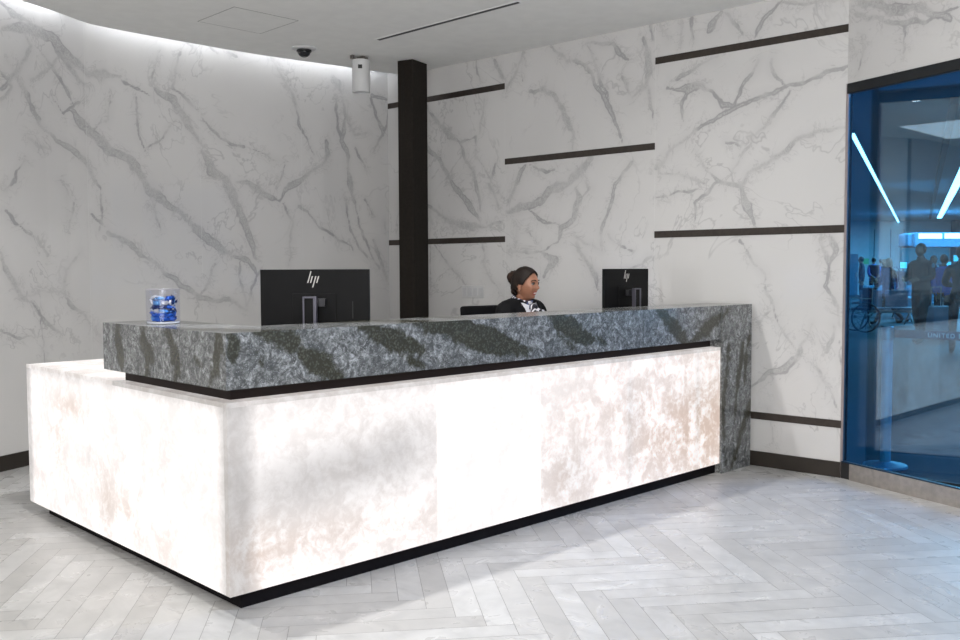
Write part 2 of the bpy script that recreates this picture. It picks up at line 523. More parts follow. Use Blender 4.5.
# floor: each plank is one face, laid in herringbone
def make_floor():
    W, Ln = .1055, 7; ang = math.radians(53.3)
    P = Vector((math.cos(ang), math.sin(ang), 0)); Q = Vector((-math.sin(ang), math.cos(ang), 0))
    p0, q0 = .588, -.973
    vs = []; fs = []; cols = []; g = .0011
    def rect(a0, a1, b0, b1, ori):
        # H planks run along P; their (a, b) far corner is matched to a measured joint
        A0, A1, B0, B1 = [x * W for x in (a0, a1, b0, b1)]
        c = P * ((A0 + A1) / 2 + p0) + Q * ((B0 + B1) / 2 + q0)
        if not (-6 < c.x < 5.2 and -7 < c.y < 4.6): return
        n = len(vs)
        for a, b in ((A0 + g, B0 + g), (A1 - g, B0 + g), (A1 - g, B1 - g), (A0 + g, B1 - g)):
            v = P * (a + p0) + Q * (b + q0); vs.append((v.x, v.y, 0.0))
        fs.append((n, n + 1, n + 2, n + 3)); cols.append((R_.random(), R_.random(), ori))
    for i in range(-110, 110):
        for j in range(-14, 15):
            a = i + j * (Ln + 1) - Ln; b = i + j * (1 - Ln)
            rect(a, a + Ln, b, b + 1, 0)
            rect(a + Ln, a + Ln + 1, b + 1 - Ln, b + 1, 1)
    nP = len(fs)
    n = len(vs); vs += [(-6.5, -8, -.0012), (6, -8, -.0012), (6, 5, -.0012), (-6.5, 5, -.0012)]; fs.append((n, n + 1, n + 2, n + 3)); cols.append((.5, .5, 0))
    me = bpy.data.meshes.new('floor'); me.from_pydata(vs, [], fs)
    me.materials.append(M_FLOOR); me.materials.append(M_GROUT)
    me.polygons[nP].material_index = 1
    at = me.attributes.new('plank', 'FLOAT_COLOR', 'FACE')
    at.data.foreach_set('color', np.array([(*c, 1) for c in cols], dtype=np.float32).ravel())
    b = bmesh.new(); b.from_mesh(me)
    gn = Vector((-GD.y, GD.x, 0)); gn = gn if gn.x > 0 else -gn
    for co, no in ((G0 + gn * .03, gn), (K + Vector((.1, 0, 0)), Vector((.9977, .068, 0))), (Vector((0, 3.9, 0)), Vector((0, 1, 0)))):
        bmesh.ops.bisect_plane(b, geom=b.verts[:] + b.edges[:] + b.faces[:], plane_co=co, plane_no=no, clear_outer=True)
    bmesh.ops.recalc_face_normals(b, faces=b.faces)
    for f in b.faces:
        if f.normal.z < 0: f.normal_flip()
    b.to_mesh(me); b.free()
    o = bpy.data.objects.new('floor', me); COL.objects.link(o)
    return struct(o, 'pale grey stone plank floor laid in herringbone', 'floor')
make_floor()

def grid_wall(name, path, z0, z1, step, segs, s_org=0., thick=.12, joints=(), zj=(), only=None, seam_w=.0022):
    """wall following a polyline, a fine front face with the vein field and a back"""
    S_ = [0.]
    for a, b in zip(path[:-1], path[1:]): S_.append(S_[-1] + (b - a).length)
    us = []
    for i in range(len(path) - 1):
        n = max(2, int((S_[i + 1] - S_[i]) / step)); us += list(np.linspace(S_[i], S_[i + 1], n, endpoint=False))
    us.append(S_[-1]); us = np.array(us); nz = max(2, int((z1 - z0) / step)); zs = np.linspace(z0, z1, nz)
    px = np.interp(us, S_, [p.x for p in path]); py = np.interp(us, S_, [p.y for p in path])
    nu = len(us)
    U, Z = np.meshgrid(us - s_org, zs, indexing='ij')
    vd = field(U.ravel(), Z.ravel(), segs)
    V = np.stack([np.repeat(px, nz), np.repeat(py, nz), np.tile(zs, nu)], 1)
    i, j = np.meshgrid(np.arange(nu - 1), np.arange(nz - 1), indexing='ij'); a = (i * nz + j).ravel()
    F = np.stack([a, a + nz, a + nz + 1, a + 1], 1)
    vs = [tuple(v) for v in V]; fs = [tuple(int(x) for x in f) for f in F]; mi = [0] * len(fs)
    # back and edges
    nrm = []
    for k in range(len(path)):
        d = (path[min(k + 1, len(path) - 1)] - path[max(k - 1, 0)]).normalized(); nrm.append(Vector((-d.y, d.x, 0)))
    base = len(vs)
    for p, n in zip(path, nrm):
        for z in (z0, z1): vs.append((p.x + n.x * thick, p.y + n.y * thick, z))
    for p in path:
        for z in (z0, z1): vs.append((p.x, p.y, z))
    L = len(path); fb = base + 2 * L
    for k in range(L - 1):
        A = base + 2 * k; Bq = A + 2
        fs.append((A, A + 1, Bq + 1, Bq)); fs.append((fb + 2 * k + 1, fb + 2 * k + 3, Bq + 1, A + 1)); fs.append((fb + 2 * k, fb + 2 * k + 2, Bq, A))
    fs.append((fb, fb + 1, base + 1, base)); fs.append((fb + 2 * L - 2, fb + 2 * L - 1, base + 2 * L - 1, base + 2 * L - 2))
    mi += [0] * (len(fs) - len(mi))
    # joints: hairline strips just proud of the face
    def at(s):
        x = np.interp(s + s_org, S_, [p.x for p in path]); y = np.interp(s + s_org, S_, [p.y for p in path])
        k = min(max(int(np.searchsorted(S_, s + s_org)) - 1, 0), L - 2); d = (path[k + 1] - path[k]).normalized()
        n = Vector((-d.y, d.x, 0)); return Vector((x, y, 0)) - n * .0006, d
    for s in joints:
        p, d = at(s); n = len(vs); w = seam_w / 2
        for q in ((-w, z0), (w, z0), (w, z1), (-w, z1)): vs.append((p.x + d.x * q[0], p.y + d.y * q[0], q[1]))
        fs.append((n, n + 1, n + 2, n + 3)); mi.append(1)
    me = bpy.data.meshes.new(name); me.from_pydata(vs, [], fs); me.materials.append(M_MARB); me.materials.append(M_JOINT)
    me.polygons.foreach_set('material_index', mi)
    if len(path) > 3: me.polygons.foreach_set('use_smooth', [k < (nu - 1) * (nz - 1) for k in range(len(fs))])
    A = me.attributes.new('vein', 'FLOAT', 'POINT'); full = np.full(len(vs), .5, dtype=np.float32); full[:len(vd)] = vd
    A.data.foreach_set('value', full)
    o = bpy.data.objects.new(name, me); COL.objects.link(o); return struct(o)
SL = (PL[1] - PL[0]).length
struct(grid_wall('wall_left', PL, 0, 3.48, .0125, parse(VL), SL, joints=(1.7026, 2.6278, 3.5514)), 'curved polished white marble wall with grey veins left of the desk', 'wall')
RWP = [K, K + WD * 4.224]
struct(grid_wall('wall_right', RWP, 0, 3.2, .0125, parse(VR), 0, joints=(1.4156, 2.8403), thick=.045), 'polished white marble wall with grey veins and bronze strips behind the desk', 'wall')
struct(grid_wall('wall_transom', [G0, G0 + GD * 2.2], 2.4926, 3.7, .0125, parse(VT), 0), 'marble wall panel above the glass front', 'wall')
# end cap of the wall beside the glass (thin steel jamb)
m = MB(); m.prism([(G0.x - .004, G0.y + .006), (G0.x + .020, G0.y + .008), (G0.x + .020, G0.y - .010), (G0.x - .006, G0.y - .012)], 0, 2.4926)
struct(m.build('trim_1', plain('jamb_metal', (.35, .30, .30), .4, .6)), 'thin metal edge where marble wall meets the glass', 'trim')

m = MB(); m.prism([(G0.x + .021, G0.y + .012), (G0.x + .055, G0.y + .03), (G0.x + .055, G0.y - .010), (G0.x + .021, G0.y - .010)], 0, 3.6)  # dark cover added so the wall end does not show bright hall light
struct(m.build('trim_8', plain('dark_end_cover', (.008, .016, .024), .7, spec=.1)), 'added dark cover over the lit end of the marble wall behind the glass edge', 'trim')

def on_wall_box(mb, org, d, s0, s1, z0, z1, out, back=0.0):
    n = Vector((d.y, -d.x, 0))   # towards the room
    if n.x > 0: n = -n
    c = [org + d * s0 - n * back, org + d * s1 - n * back, org + d * s1 + n * out, org + d * s0 + n * out]
    mb.prism([(p.x, p.y) for p in c], z0, z1)
strips = [(.002, 1.4156, 2.8456), (2.8403, 4.224, 2.8370), (1.4156, 2.8403, 2.2279), (.002, 1.4156, 1.5900), (2.8403, 4.224, 1.5887), (.002, 4.224, .3427)]
for i, (s0, s1, z) in enumerate(strips):
    m = MB(); on_wall_box(m, K, WD, s0, s1, z - .0245, z + .0245, .004)
    struct(m.build('trim_%d' % (i + 2), M_BRONZE, bevel=.001), ('upper bronze strip behind the dark column', 'topmost bronze strip near the glass', 'bronze strip high above the woman', 'lower bronze strip behind the dark column', 'long bronze strip right of the small monitor', 'low bronze strip just above the baseboard')[i], 'trim')
m = MB(); on_wall_box(m, K, WD, .01, 4.222, 0, .1003, .012)
struct(m.build('baseboard_right', M_BASEB, bevel=.0015), 'dark bronze baseboard along the marble wall behind the desk', 'baseboard')
m = MB()
for a, b in zip(PL[:-1], PL[1:]):
    d = (b - a).normalized(); n = Vector((d.y, -d.x, 0)); q = [a, b, b + n * .012, a + n * .012]
    m.prism([(p.x, p.y) for p in q], 0, .104)
struct(m.build('baseboard_left', M_BASEB), 'dark bronze baseboard along the curved marble wall', 'baseboard')

# ceiling slab with the curved cove edge
edge = [(-3.3, 1.75), (-.6, 2.87), (.395, 3.28), (.60, 3.372), (.75, 3.452), (.86, 3.52), (.95, 3.562), (1.08, 3.58), (1.30, 3.592), (1.60, 3.597), (2.0, 3.597), (2.35, 3.58), (2.75, 3.53), (3.1, 3.478), (3.45, 3.435), (3.735, 3.40)]
gp = lambda s: (G0.x + GD.x * s, G0.y + GD.y * s)
cz = 3.105
poly = edge + [(K.x + WD.x * 4.2 + .0, K.y + WD.y * 4.2), gp(.05), gp(7.8), (-7.9, -8.0), (-7.9, 1.75)]
m = MB(); m.prism(poly, cz, cz + .09); ceil = struct(m.build('ceiling', M_CEIL), 'pale grey plaster ceiling with a curved cove edge', 'ceiling')
m = MB(); m.prism([(-3.4, 1.5), (4.2, 3.0), (4.2, 4.2), (-3.4, 4.2)], 3.46, 3.52); struct(m.build('ceiling_cove', M_CEIL), 'top of the light cove above the curved wall', 'ceiling')
# other lounge walls, outside the frame
m = MB(); m.box(-8.0, -7.9, -8.2, 3, 0, 3.5); struct(m.build('wall_far_left', M_WALLP))
m = MB(); m.box(-8.0, 2.2, -8.15, -8.0, 0, 3.5); struct(m.build('wall_back', M_WALLP))
m = MB(); m.box(-8.0, -3.1, 1.9, 2.0, 0, 3.5); struct(m.build('wall_near_left', M_WALLP))

# ceiling slot and access hatch
def slot(name, a, b, w, label):
    a, b = Vector((*a, 0)), Vector((*b, 0)); d = (b - a).normalized(); n = Vector((-d.y, d.x, 0)) * w / 2
    root = thing(name, ((a.x + b.x) / 2, (a.y + b.y) / 2, cz), label, 'air vent')
    o = Vector((root.location.x, root.location.y, 0))
    m = MB(); m.prism([((a - n - o).x, (a - n - o).y), ((b - n - o).x, (b - n - o).y), ((b + n - o).x, (b + n - o).y), ((a + n - o).x, (a + n - o).y)], -.004, .006); m.build('slot_blade', M_BLACK, root)
    m = MB(); e = n.normalized() * .007; q = d * .007
    for sgn in (-1, 1):
        c = n * sgn; m.prism([((p - o).x, (p - o).y) for p in (a - q + c, b + q + c, b + q + c + e * sgn, a - q + c + e * sgn)], -.0045, .004)
    m.build('slot_frame', M_CEILEDGE, root)
slot('linear_air_slot', (2.739, 2.510), (2.781, 1.074), .034, 'thin black linear slot in the pale ceiling above the desk')
root = thing('ceiling_access_hatch', (1.735, 2.715, cz), 'square access hatch outlined by thin lines in the pale ceiling', 'access hatch')
m = MB(); m.box(-.25, .25, -.25, .25, -.0012, .004); m.build('hatch_panel', M_CEIL, root)
m = MB()
for a in ((-.2545, .2545, -.2540, -.2505), (-.2545, .2545, .2505, .2545), (-.2540, -.2505, -.25, .25), (.2505, .2545, -.25, .25)): m.box(*a, -.0012, .003)
m.build('hatch_gap', plain('hatch_gap_shadow', (.16, .16, .15), .9), root)

# ---------------------------------------------------------------- glass front
def gbox(mb, s0, s1, z0, z1, o0, o1):
    n = Vector((GD.y, -GD.x, 0)); c = [G0 + GD * s0 + n * o0, G0 + GD * s1 + n * o0, G0 + GD * s1 + n * o1, G0 + GD * s0 + n * o1]
    mb.prism([(p.x, p.y) for p in c], z0, z1)
root = struct(thing('window_1', (0, 0, 0), 'full height blue tinted glass front with steel sill at right', 'glass wall'))
m = MB(); gbox(m, .012, 7.6, .112, 2.43, -.012, 0.0); m.build('glass_pane', M_GLASS, root)
m = MB(); gbox(m, 0, 7.6, 2.428, 2.4926, -.03, .006); m.build('head_rail', plain('black_head_rail', (.012, .014, .016), .35, .3), root, bevel=.004)
m = MB(); gbox(m, .075, 7.6, .0, .103, -.035, .012); m.build('steel_sill', M_STEEL, root, bevel=.002)
m = MB(); gbox(m, .004, .074, .0, .103, -.03, .006); m.build('pivot_block', M_BLACK, root, bevel=.002)
m = MB(); gbox(m, .004, 7.6, .1035, .1115, -.02, .008); m.build('glazing_gasket', plain('blue_black_gasket', (.01, .03, .06), .3), root)
m = MB(); gbox(m, .002, .012, .112, 2.405, -.012, .002); m.build('side_gasket', plain('blue_edge', (.05, .16, .28), .3), root)
# solid part of the front above the rail, further along
m = MB(); gbox(m, 2.2, 7.6, 2.4926, 3.7, -.12, 0); struct(m.build('wall_front', M_WALLP))
m = MB(); gbox(m, 0, 2.2, 3.1, 3.7, -.22, -.125); struct(m.build('wall_front_upper', M_WALLP))

# ---------------------------------------------------------------- reception desk
desk = thing('reception_desk', (0, 0, 0), 'large reception desk with glowing white onyx panels and grey green granite counter', 'reception desk')
TB = parse(QF); TB[:, 4:] = TB[:, 4:] + .002; SBn = parse(QS); SBn[:, 4:] = SBn[:, 4:] * 1.15 + .014
def gridboxes(name, boxes, step, mat, parent, aname, fn, bevel=0):
    vs = []; fs = []; at = {k: [] for k in aname}
    for (x0, x1, y0, y1, z0, z1, skip) in boxes:
        for ax, val, nsign in ((0, x0, -1), (0, x1, 1), (1, y0, -1), (1, y1, 1), (2, z0, -1), (2, z1, 1)):
            key = 'xyz'[ax] + ('-' if nsign < 0 else '+')
            if key in skip: continue
            lo = [x0, y0, z0]; hi = [x1, y1, z1]; o = [i for i in range(3) if i != ax]
            # only the faces seen from the room get the fine grid
            fine = key in ('x-', 'y-', 'z+', 'z-')
            n0 = max(2, int((hi[o[0]] - lo[o[0]]) / step) + 1) if fine else 2
            n1 = max(2, int((hi[o[1]] - lo[o[1]]) / step) + 1) if fine else 2
            A, B = np.meshgrid(np.linspace(lo[o[0]], hi[o[0]], n0), np.linspace(lo[o[1]], hi[o[1]], n1), indexing='ij')
            V = np.zeros((A.size, 3)); V[:, ax] = val; V[:, o[0]] = A.ravel(); V[:, o[1]] = B.ravel()
            b = len(vs); vs += [tuple(v) for v in V]
            flip = (nsign < 0) ^ (ax == 1)
            i, j = np.meshgrid(np.arange(n0 - 1), np.arange(n1 - 1), indexing='ij'); a = (i * n1 + j).ravel() + b
            F = np.stack([a, a + n1, a + n1 + 1, a + 1], 1)
            if flip: F = F[:, ::-1]
            fs += [tuple(int(q) for q in f) for f in F]
            r = fn(key, V)
            for k in aname: at[k].append(r[k])
    me = bpy.data.meshes.new(name); me.from_pydata(vs, [], fs); me.materials.append(mat)
    for k in aname:
        A = me.attributes.new(k, 'FLOAT', 'POINT'); A.data.foreach_set('value', np.concatenate(at[k]).astype(np.float32))
    o = bpy.data.objects.new(name, me); COL.objects.link(o); o.parent = parent; return o
def band_fn(key, V):
    x, y, z = V[:, 0], V[:, 1], V[:, 2]
    if key[0] == 'x': d = field(y, z, SBn if V[0, 0] < 1 else TB, .02, 7)
    elif key[0] == 'y': d = field(x, z, TB, .02, 7)
    else: d = (np.abs(((x * .8 + y * .6 + .12 * np.sin(x * 5)) * 1.9) % 1 - .5) - .2) * .5
    return {'band': d}
gridboxes('granite_counter', [(0, 3.925, 0, .335, .8796, 1.10, ()), (0, .32, .335, 1.143, .8796, 1.10, ('y-',)),
                              (3.556, 3.925, -.012, .335, 0, .8796, ('z+',)), (3.556, 3.925, -.012, 0, .8796, 1.10, ('y+',))],
          .0125, M_QUARTZ, desk, ['band'], band_fn)
m = MB(); m.box(.078, 3.556, .079, .30, .8298, .8796); m.box(.06, .078, .0790, 1.045, .8298, .8796); m.box(.078, .27, .30, 1.045, .8298, .8796)
m.build('dark_reveal_band', M_REVEAL, desk)
def blob(a, b, ca, cb, ra, rb): return np.exp(-(((a - ca) / ra) ** 2 + ((b - cb) / rb) ** 2))
def front_glow(key, V):
    x, y, z = V[:, 0], V[:, 1], V[:, 2]
    g = np.full(len(x), 1.04); w = np.full(len(x), .05)
    w = w + .16 * fbm(x * 2.2, z * 3, 2)
    p1 = x < 1.082; p2 = (x >= 1.082) & (x < 1.81); p3 = (x >= 1.81)
    grey = .42 * blob(x, z, .32, .47, .40, .16) + .30 * blob(x, z, .88, .52, .22, .17) + .20 * blob(x, z, .6, .50, .35, .12) + .12 * blob(x, z, .5, .83, 2.2, .07)
    grey = grey + .10 * blob(x, z, 1.0, .66, .12, .10) - .12 * blob(x, z, .28, .66, .2, .09)
    g = np.where(p1, g - grey * (.72 + .5 * fbm(x * 5, z * 5, 3)), g)
    w = np.where(p1, w + .30 * blob(x, z, .30, .22, .45, .10) + .18 * blob(x, z, .1, .2, .12, .2) + .15 * blob(x, z, .9, .2, .3, .1), w)
    g = np.where(p2, g + .10 - .07 * blob(x, z, 1.45, .83, .5, .06), g); w = np.where(p2, w * .45, w)
    g = np.where(p3, g + .03 - .18 * blob(x, z, 2.02, .24, .25, .17) - .12 * blob(x, z, 3.35, .55, .3, .3) - .10 * blob(x, z, 2.62, .45, .10, .3), g)
    w = np.where(p3, w + .05 + .16 * np.clip((x - 1.81) / .9, 0, 1) + .26 * blob(x, z, 2.0, .22, .22, .16) + .16 * blob(x, z, 2.5, .55, .5, .12) + .36 * blob(x, z, 3.05, .35, .45, .22) + .3 * blob(x, z, 3.45, .3, .3, .3), w)
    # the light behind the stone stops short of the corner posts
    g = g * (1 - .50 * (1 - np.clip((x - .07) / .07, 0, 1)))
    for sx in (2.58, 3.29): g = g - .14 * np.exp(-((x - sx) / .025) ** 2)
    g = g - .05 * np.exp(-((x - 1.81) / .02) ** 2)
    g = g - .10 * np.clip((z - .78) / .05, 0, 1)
    return {'glow': g, 'warm': w}
def side_glow(key, V):
    y, z = V[:, 1], V[:, 2]
    g = np.full(len(y), 1.10); w = .03 + .10 * fbm(y * 3, z * 3, 6)
    w = w + .40 * blob(y, z, 1.55, .66, .16, .06) + .3 * blob(y, z, 1.15, .25, .10, .16) + .32 * blob(y, z, .92, .22, .14, .13) + .25 * blob(y, z, 1.75, .5, .08, .2) + .2 * blob(y, z, .55, .15, .1, .12)
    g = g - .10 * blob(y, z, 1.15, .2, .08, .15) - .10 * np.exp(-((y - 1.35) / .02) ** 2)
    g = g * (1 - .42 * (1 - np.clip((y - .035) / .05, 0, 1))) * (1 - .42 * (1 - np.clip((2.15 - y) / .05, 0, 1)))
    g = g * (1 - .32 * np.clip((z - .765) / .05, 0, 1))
    return {'glow': g, 'warm': w}
def top_glow(key, V):
    x, y = V[:, 0], V[:, 1]
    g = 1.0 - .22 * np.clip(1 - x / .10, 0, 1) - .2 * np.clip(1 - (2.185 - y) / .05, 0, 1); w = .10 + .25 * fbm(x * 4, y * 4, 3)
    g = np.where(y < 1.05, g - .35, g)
    return {'glow': g, 'warm': w}
zb, zt = .0674, .8298
for i, (x0, x1) in enumerate(((0, 1.082), (1.082, 1.81), (1.81, 2.58), (2.58, 3.29), (3.29, 3.553))):
    gridboxes('onyx_front_panel', [(x0 + (0 if i == 0 else .0006), x1 - .0006, 0, .03, zb, zt - .02, ())], .02, M_ONYX, desk, ['glow', 'warm'], front_glow)
for (y0, y1) in ((.0302, 1.3494), (1.3506, 2.185)):
    gridboxes('onyx_side_panel', [(0, .03, y0, y1, zb, zt - .02, ())], .02, M_ONYX, desk, ['glow', 'warm'], side_glow)
gridboxes('onyx_top_shelf', [(0, .70, 0, 2.185, zt - .0198, zt, ()), (.7, 3.553, 0, .30, zt - .0198, zt, ())], .02, M_ONYX, desk, ['glow', 'warm'], top_glow)
m = MB(); m.box(.65, .70, .34, 2.185, .1, .80); m.box(.03, .65, 2.16, 2.185, zb, .81); m.box(.70, 3.55, .28, .30, .1, .8)
m.build('carcass', M_WHITEP, desk)
m = MB(); m.box(.066, 3.60, .034, .055, 0, zb + .002); m.box(.066, .085, .055, 2.09, 0, zb + .002); m.box(.085, .64, 2.07, 2.09, 0, zb)
m.build('toe_kick', M_TOE, desk)
m = MB(); m.box(.031, 3.553, .031, .033, zb - .001, zb + .003); m.box(.031, .033, .033, 2.15, zb - .001, zb + .003); m.box(.034, 3.54, .034, .28, zb, zb + .004); m.box(.034, .64, .28, 2.14, zb, zb + .004)
m.build('base_plate', M_TOE, desk)
m = MB(); m.box(.71, 3.70, .336, 1.0, .715, .745); m.box(3.60, 3.64, .36, .97, 0, .714); m.box(.75, .79, .36, .97, 0, .714)
m.build('worktop', plain('worktop_laminate', (.22, .21, .2), .5), desk, bevel=.002)

# ---------------------------------------------------------------- dark column
m = MB(); c0 = Vector((3.364, 2.839, 0)); a = Vector((3.579 - 3.364, 2.90 - 2.839, 0)).normalized() * .222; b_ = Vector((-.06, .19, 0)).normalized() * .150
m.prism([((c0 + p).x, (c0 + p).y) for p in (Vector((0, 0, 0)), a, a + b_, b_)], 0, cz + .001)
tag(m.build('column', M_DARKCOL, bevel=.002), 'dark bronze square column from floor to ceiling behind the counter', 'column')

# ---------------------------------------------------------------- ceiling fixtures
root = thing('dome_camera', (2.483, 3.132, cz), 'black dome security camera on a round white base under the ceiling', 'security camera')
m = MB(); m.rings([(.098, 0.001), (.098, -.006), (.086, -.014), (.060, -.016)], 32); m.build('mounting_plate', M_WHITEP, root, smooth=False)
m = MB(); m.rings([(.056, -.014), (.060, -.022), (.058, -.030), (.050, -.030)], 28); m.build('collar', M_BLACK, root)
m = MB(); m.rings([(.051 * math.cos(q), -.028 - .046 * math.sin(q)) for q in [i * math.pi / 2 / 8 for i in range(8)]] + [(.003, -.0738)], 28)
m.build('dome', plain('smoked_dome', (.01, .01, .012), .08), root, smooth=True)
m = MB(); m.rings([(.012, -.0705), (.012, -.076), (.002, -.077)], 14, c=(-.012, -.018)); m.build('lens', plain('grey_lens', (.12, .12, .13), .2), root)

root = thing('hanging_sensor', (2.998, 3.068, cz), 'white cylinder with small black square window hanging beside the dark column', 'ceiling sensor')
m = MB(); m.rings([(.068, -.028), (.074, -.031), (.074, -.286), (.070, -.294), (.062, -.294), (.060, -.284)], 36); m.build('cylinder_body', M_WHITEP, root, smooth=False)
m = MB(); m.rings([(.059, -.283), (.059, -.288), (.002, -.289)], 28); m.build('lower_diffuser', plain('soft_diffuser', (.55, .56, .58), .5), root)
m = MB(); dv = Vector((CAM.x - 3.0, CAM.y - 3.06, 0)).normalized(); sd = Vector((-dv.y, dv.x, 0))
dv2 = (dv * .98 + sd * -.10).normalized(); 
Mx = Matrix.Translation(dv2 * .0730) @ Matrix(((sd.x, dv2.x, 0, 0), (sd.y, dv2.y, 0, 0), (0, 0, 1, 0), (0, 0, 0, 1)))
m.box(-.017, .017, -.002, .004, -.110, -.079, Mx); m.build('square_window', M_BLACK, root)
m = MB(); m.tube([(0, 0, -.04), (0, 0, -.02)], .012); m.box(-.10, .06, -.018, .018, -.030, -.022); m.box(-.012, .012, -.04, .04, -.026, 0)
m.box(-.10, -.08, -.018, .018, -.026, 0); m.box(.04, .06, -.018, .018, -.026, 0)
m.build('bracket', plain('bracket_metal', (.22, .20, .18), .45, .6), root, bevel=.001)

for x, y in ((-.05, .69), (1.25, .69), (2.55, .69), (1.31, 1.90)):
    root = thing('downlight', (x, y, cz), 'round recessed ceiling downlight above the desk, outside the picture', 'ceiling light', group='ceiling downlights above the desk')
    m = MB(); m.rings([(.055, .001), (.055, -.004), (.042, -.005), (.040, .0)], 24, cap=False); m.build('trim_ring', M_WHITEP, root)
    m = MB(); m.rings([(.040, -.0005), (.040, -.002)], 24); m.build('lamp', plain('lamp_glow', (.9, .9, .9), .4, emit=(1, .98, .95), es=9), root)

# wall plates behind the receptionist
P0 = K + WD * .925 + Vector((-.9977, -.068, 0)) * .001
root = thing('wall_socket_plate', (P0.x, P0.y, 1.15), 'faint white multi gang socket plate on marble wall beside the receptionist', 'socket plate', rz=math.atan2(WD.y, WD.x))
m = MB(); m.box(0, .255, -.004, 0, -.052, .052); m.build('plate', plain('plate_white', (.54, .54, .54), .3), root, bevel=.002)
for k in range(4):
    m = MB(); m.box(.012 + k * .062, .058 + k * .062, -.0055, -.0035, -.036, .036); m.build('socket_insert', plain('insert_white', (.50, .50, .51), .35), root, bevel=.001)

# ---------------------------------------------------------------- monitors
M_MON = plain('monitor_black', (.006, .006, .0065), .5, spec=.15, var=.1)
M_LOGO = plain('logo_silver', (.62, .60, .58), .3, .4)
M_STAND = plain('stand_silver', (.16, .155, .19), .35, .7)
M_SCREEN = plain('lit_screen', (.02, .02, .03), .2, emit=(.55, .68, 1.0), es=1.1)
def logo(root, cx, cz_, h, y):
    # slanted italic strokes of the mark: h and p made of thin leaning bars, outside face looks to -Y
    sl = .30; w = h * .036; m = MB()
    def bar(x0, z0, x1, z1, ww=w):
        m.add([(x0 - ww, y, z0), (x0 + ww, y, z0), (x1 + ww, y, z1), (x1 - ww, y, z1), (x0 - ww, y - .001, z0), (x0 + ww, y - .001, z0), (x1 + ww, y - .001, z1), (x1 - ww, y - .001, z1)],
              [(0, 1, 2, 3), (7, 6, 5, 4), (0, 4, 5, 1), (1, 5, 6, 2), (2, 6, 7, 3), (3, 7, 4, 0)])
    X = lambda u, z: cx + u * h + (z) * h * sl
    def B(u0, z0, u1, z1): bar(X(u0, z0), cz_ + z0 * h, X(u1, z1), cz_ + z1 * h)
    B(-.30, -.22, -.30, .50)       # tall stroke of h
    B(-.30, .20, -.10, .20); B(-.12, -.22, -.12, .20)     # arch of h
    B(.10, -.50, .10, .20)         # descending stroke of p
    B(.10, .20, .30, .20); B(.28, -.22, .28, .20); B(.10, -.22, .28, -.22)
    return m.build('logo', M_LOGO, root)
def monitor(label, x, y, ztop, w, h, rz, stand_dx=0., base_z=.745):
    # local: back of the panel looks to -Y, screen to +Y
    root = thing('computer_monitor', (x, y, base_z), label, 'monitor', rz=rz, group=None)
    T = ztop - base_z
    m = MB(); m.box(-w / 2, w / 2, -.010, .010, T - h, T); m.box(-w * .20, w * .20, -.014, -.009, T - h + .03, T - .12); m.build('panel', M_MON, root, bevel=.003)
    m = MB(); m.box(-w / 2 + .006, w / 2 - .006, .0095, .0115, T - h + .012, T - .006); m.build('screen', M_SCREEN, root)
    m = MB(); m.box(.115 * w * 3, .115 * w * 3 + .004, -.0115, -.0095, T - h + .1, T - .16); m.build('cable_slot', M_BLACK, root)
    logo(root, 0 - .004, T - .050, .080, -.0103)
    m = MB(); m.box(-.034 + stand_dx, -.026 + stand_dx, -.098, -.070, .012, T - .138); m.box(.020 + stand_dx, .034 + stand_dx, -.098, -.070, .012, T - .138)
    m.box(-.034 + stand_dx, .034 + stand_dx, -.098, -.070, T - .142, T - .134)
    s = m.build('stand_column', M_STAND, root, bevel=.001)
    m = MB(); m.box(-.026 + stand_dx, .020 + stand_dx, -.094, -.074, .012, T - .142); m.build('stand_insert', M_MON, root)
    m = MB(); m.tube([(.012, -.082, T - .16), (.012, -.02, T - .16)], .018, 14); m.box(-.03, .065, -.05, -.02, T - .185, T - .145); m.build('tilt_hinge', plain('hinge_grey', (.05, .05, .055), .35, .5), root, bevel=.002)
    m = MB(); m.box(-.11, .11, -.16, .06, 0, .012); m.build('stand_base', M_MON, root, bevel=.004)
    return root
monitor('larger black monitor seen from behind with silver logo, left of the column', .885, .69, 1.345, .562, .345, math.radians(-39.5 - 12), 0)
monitor('smaller looking black monitor seen from behind right of the receptionist', 3.470, .70, 1.341, .505, .310, 0.0, .012)

# ---------------------------------------------------------------- jar of wrapped sweets
JX, JY = .150, .830
root = thing('candy_jar', (JX, JY, 1.10), 'clear round jar of blue wrapped sweets on the left end of the counter', 'jar')
m = MB(); m.rings([(.0745, .001), (.0755, .006), (.0755, .158), (.0725, .158), (.0725, .010), (.002, .010)], 48, cap=True); m.build('jar_wall', M_JAR, root, smooth=False)
m = MB(); m.rings([(.0760, .1565), (.0766, .1575), (.0766, .159), (.0725, .159), (.0725, .1575)], 48, cap=False); m.build('jar_rim', plain('rim_highlight', (.45, .43, .46), .15), root)
m = MB(); m.rings([(.0700, .0015), (.0720, .0035), (.0715, .0098), (.002, .0098)], 40); m.build('jar_base', plain('thick_base', (.62, .64, .67), .12), root)
wr = [plain('wrapper_blue', (.02, .11, .50), .22, .3), plain('wrapper_navy', (.012, .03, .14), .22, .3), plain('wrapper_sky', (.14, .36, .72), .22, .3), plain('wrapper_silver', (.62, .64, .68), .22, .5), plain('wrapper_tan', (.60, .46, .30), .35)]
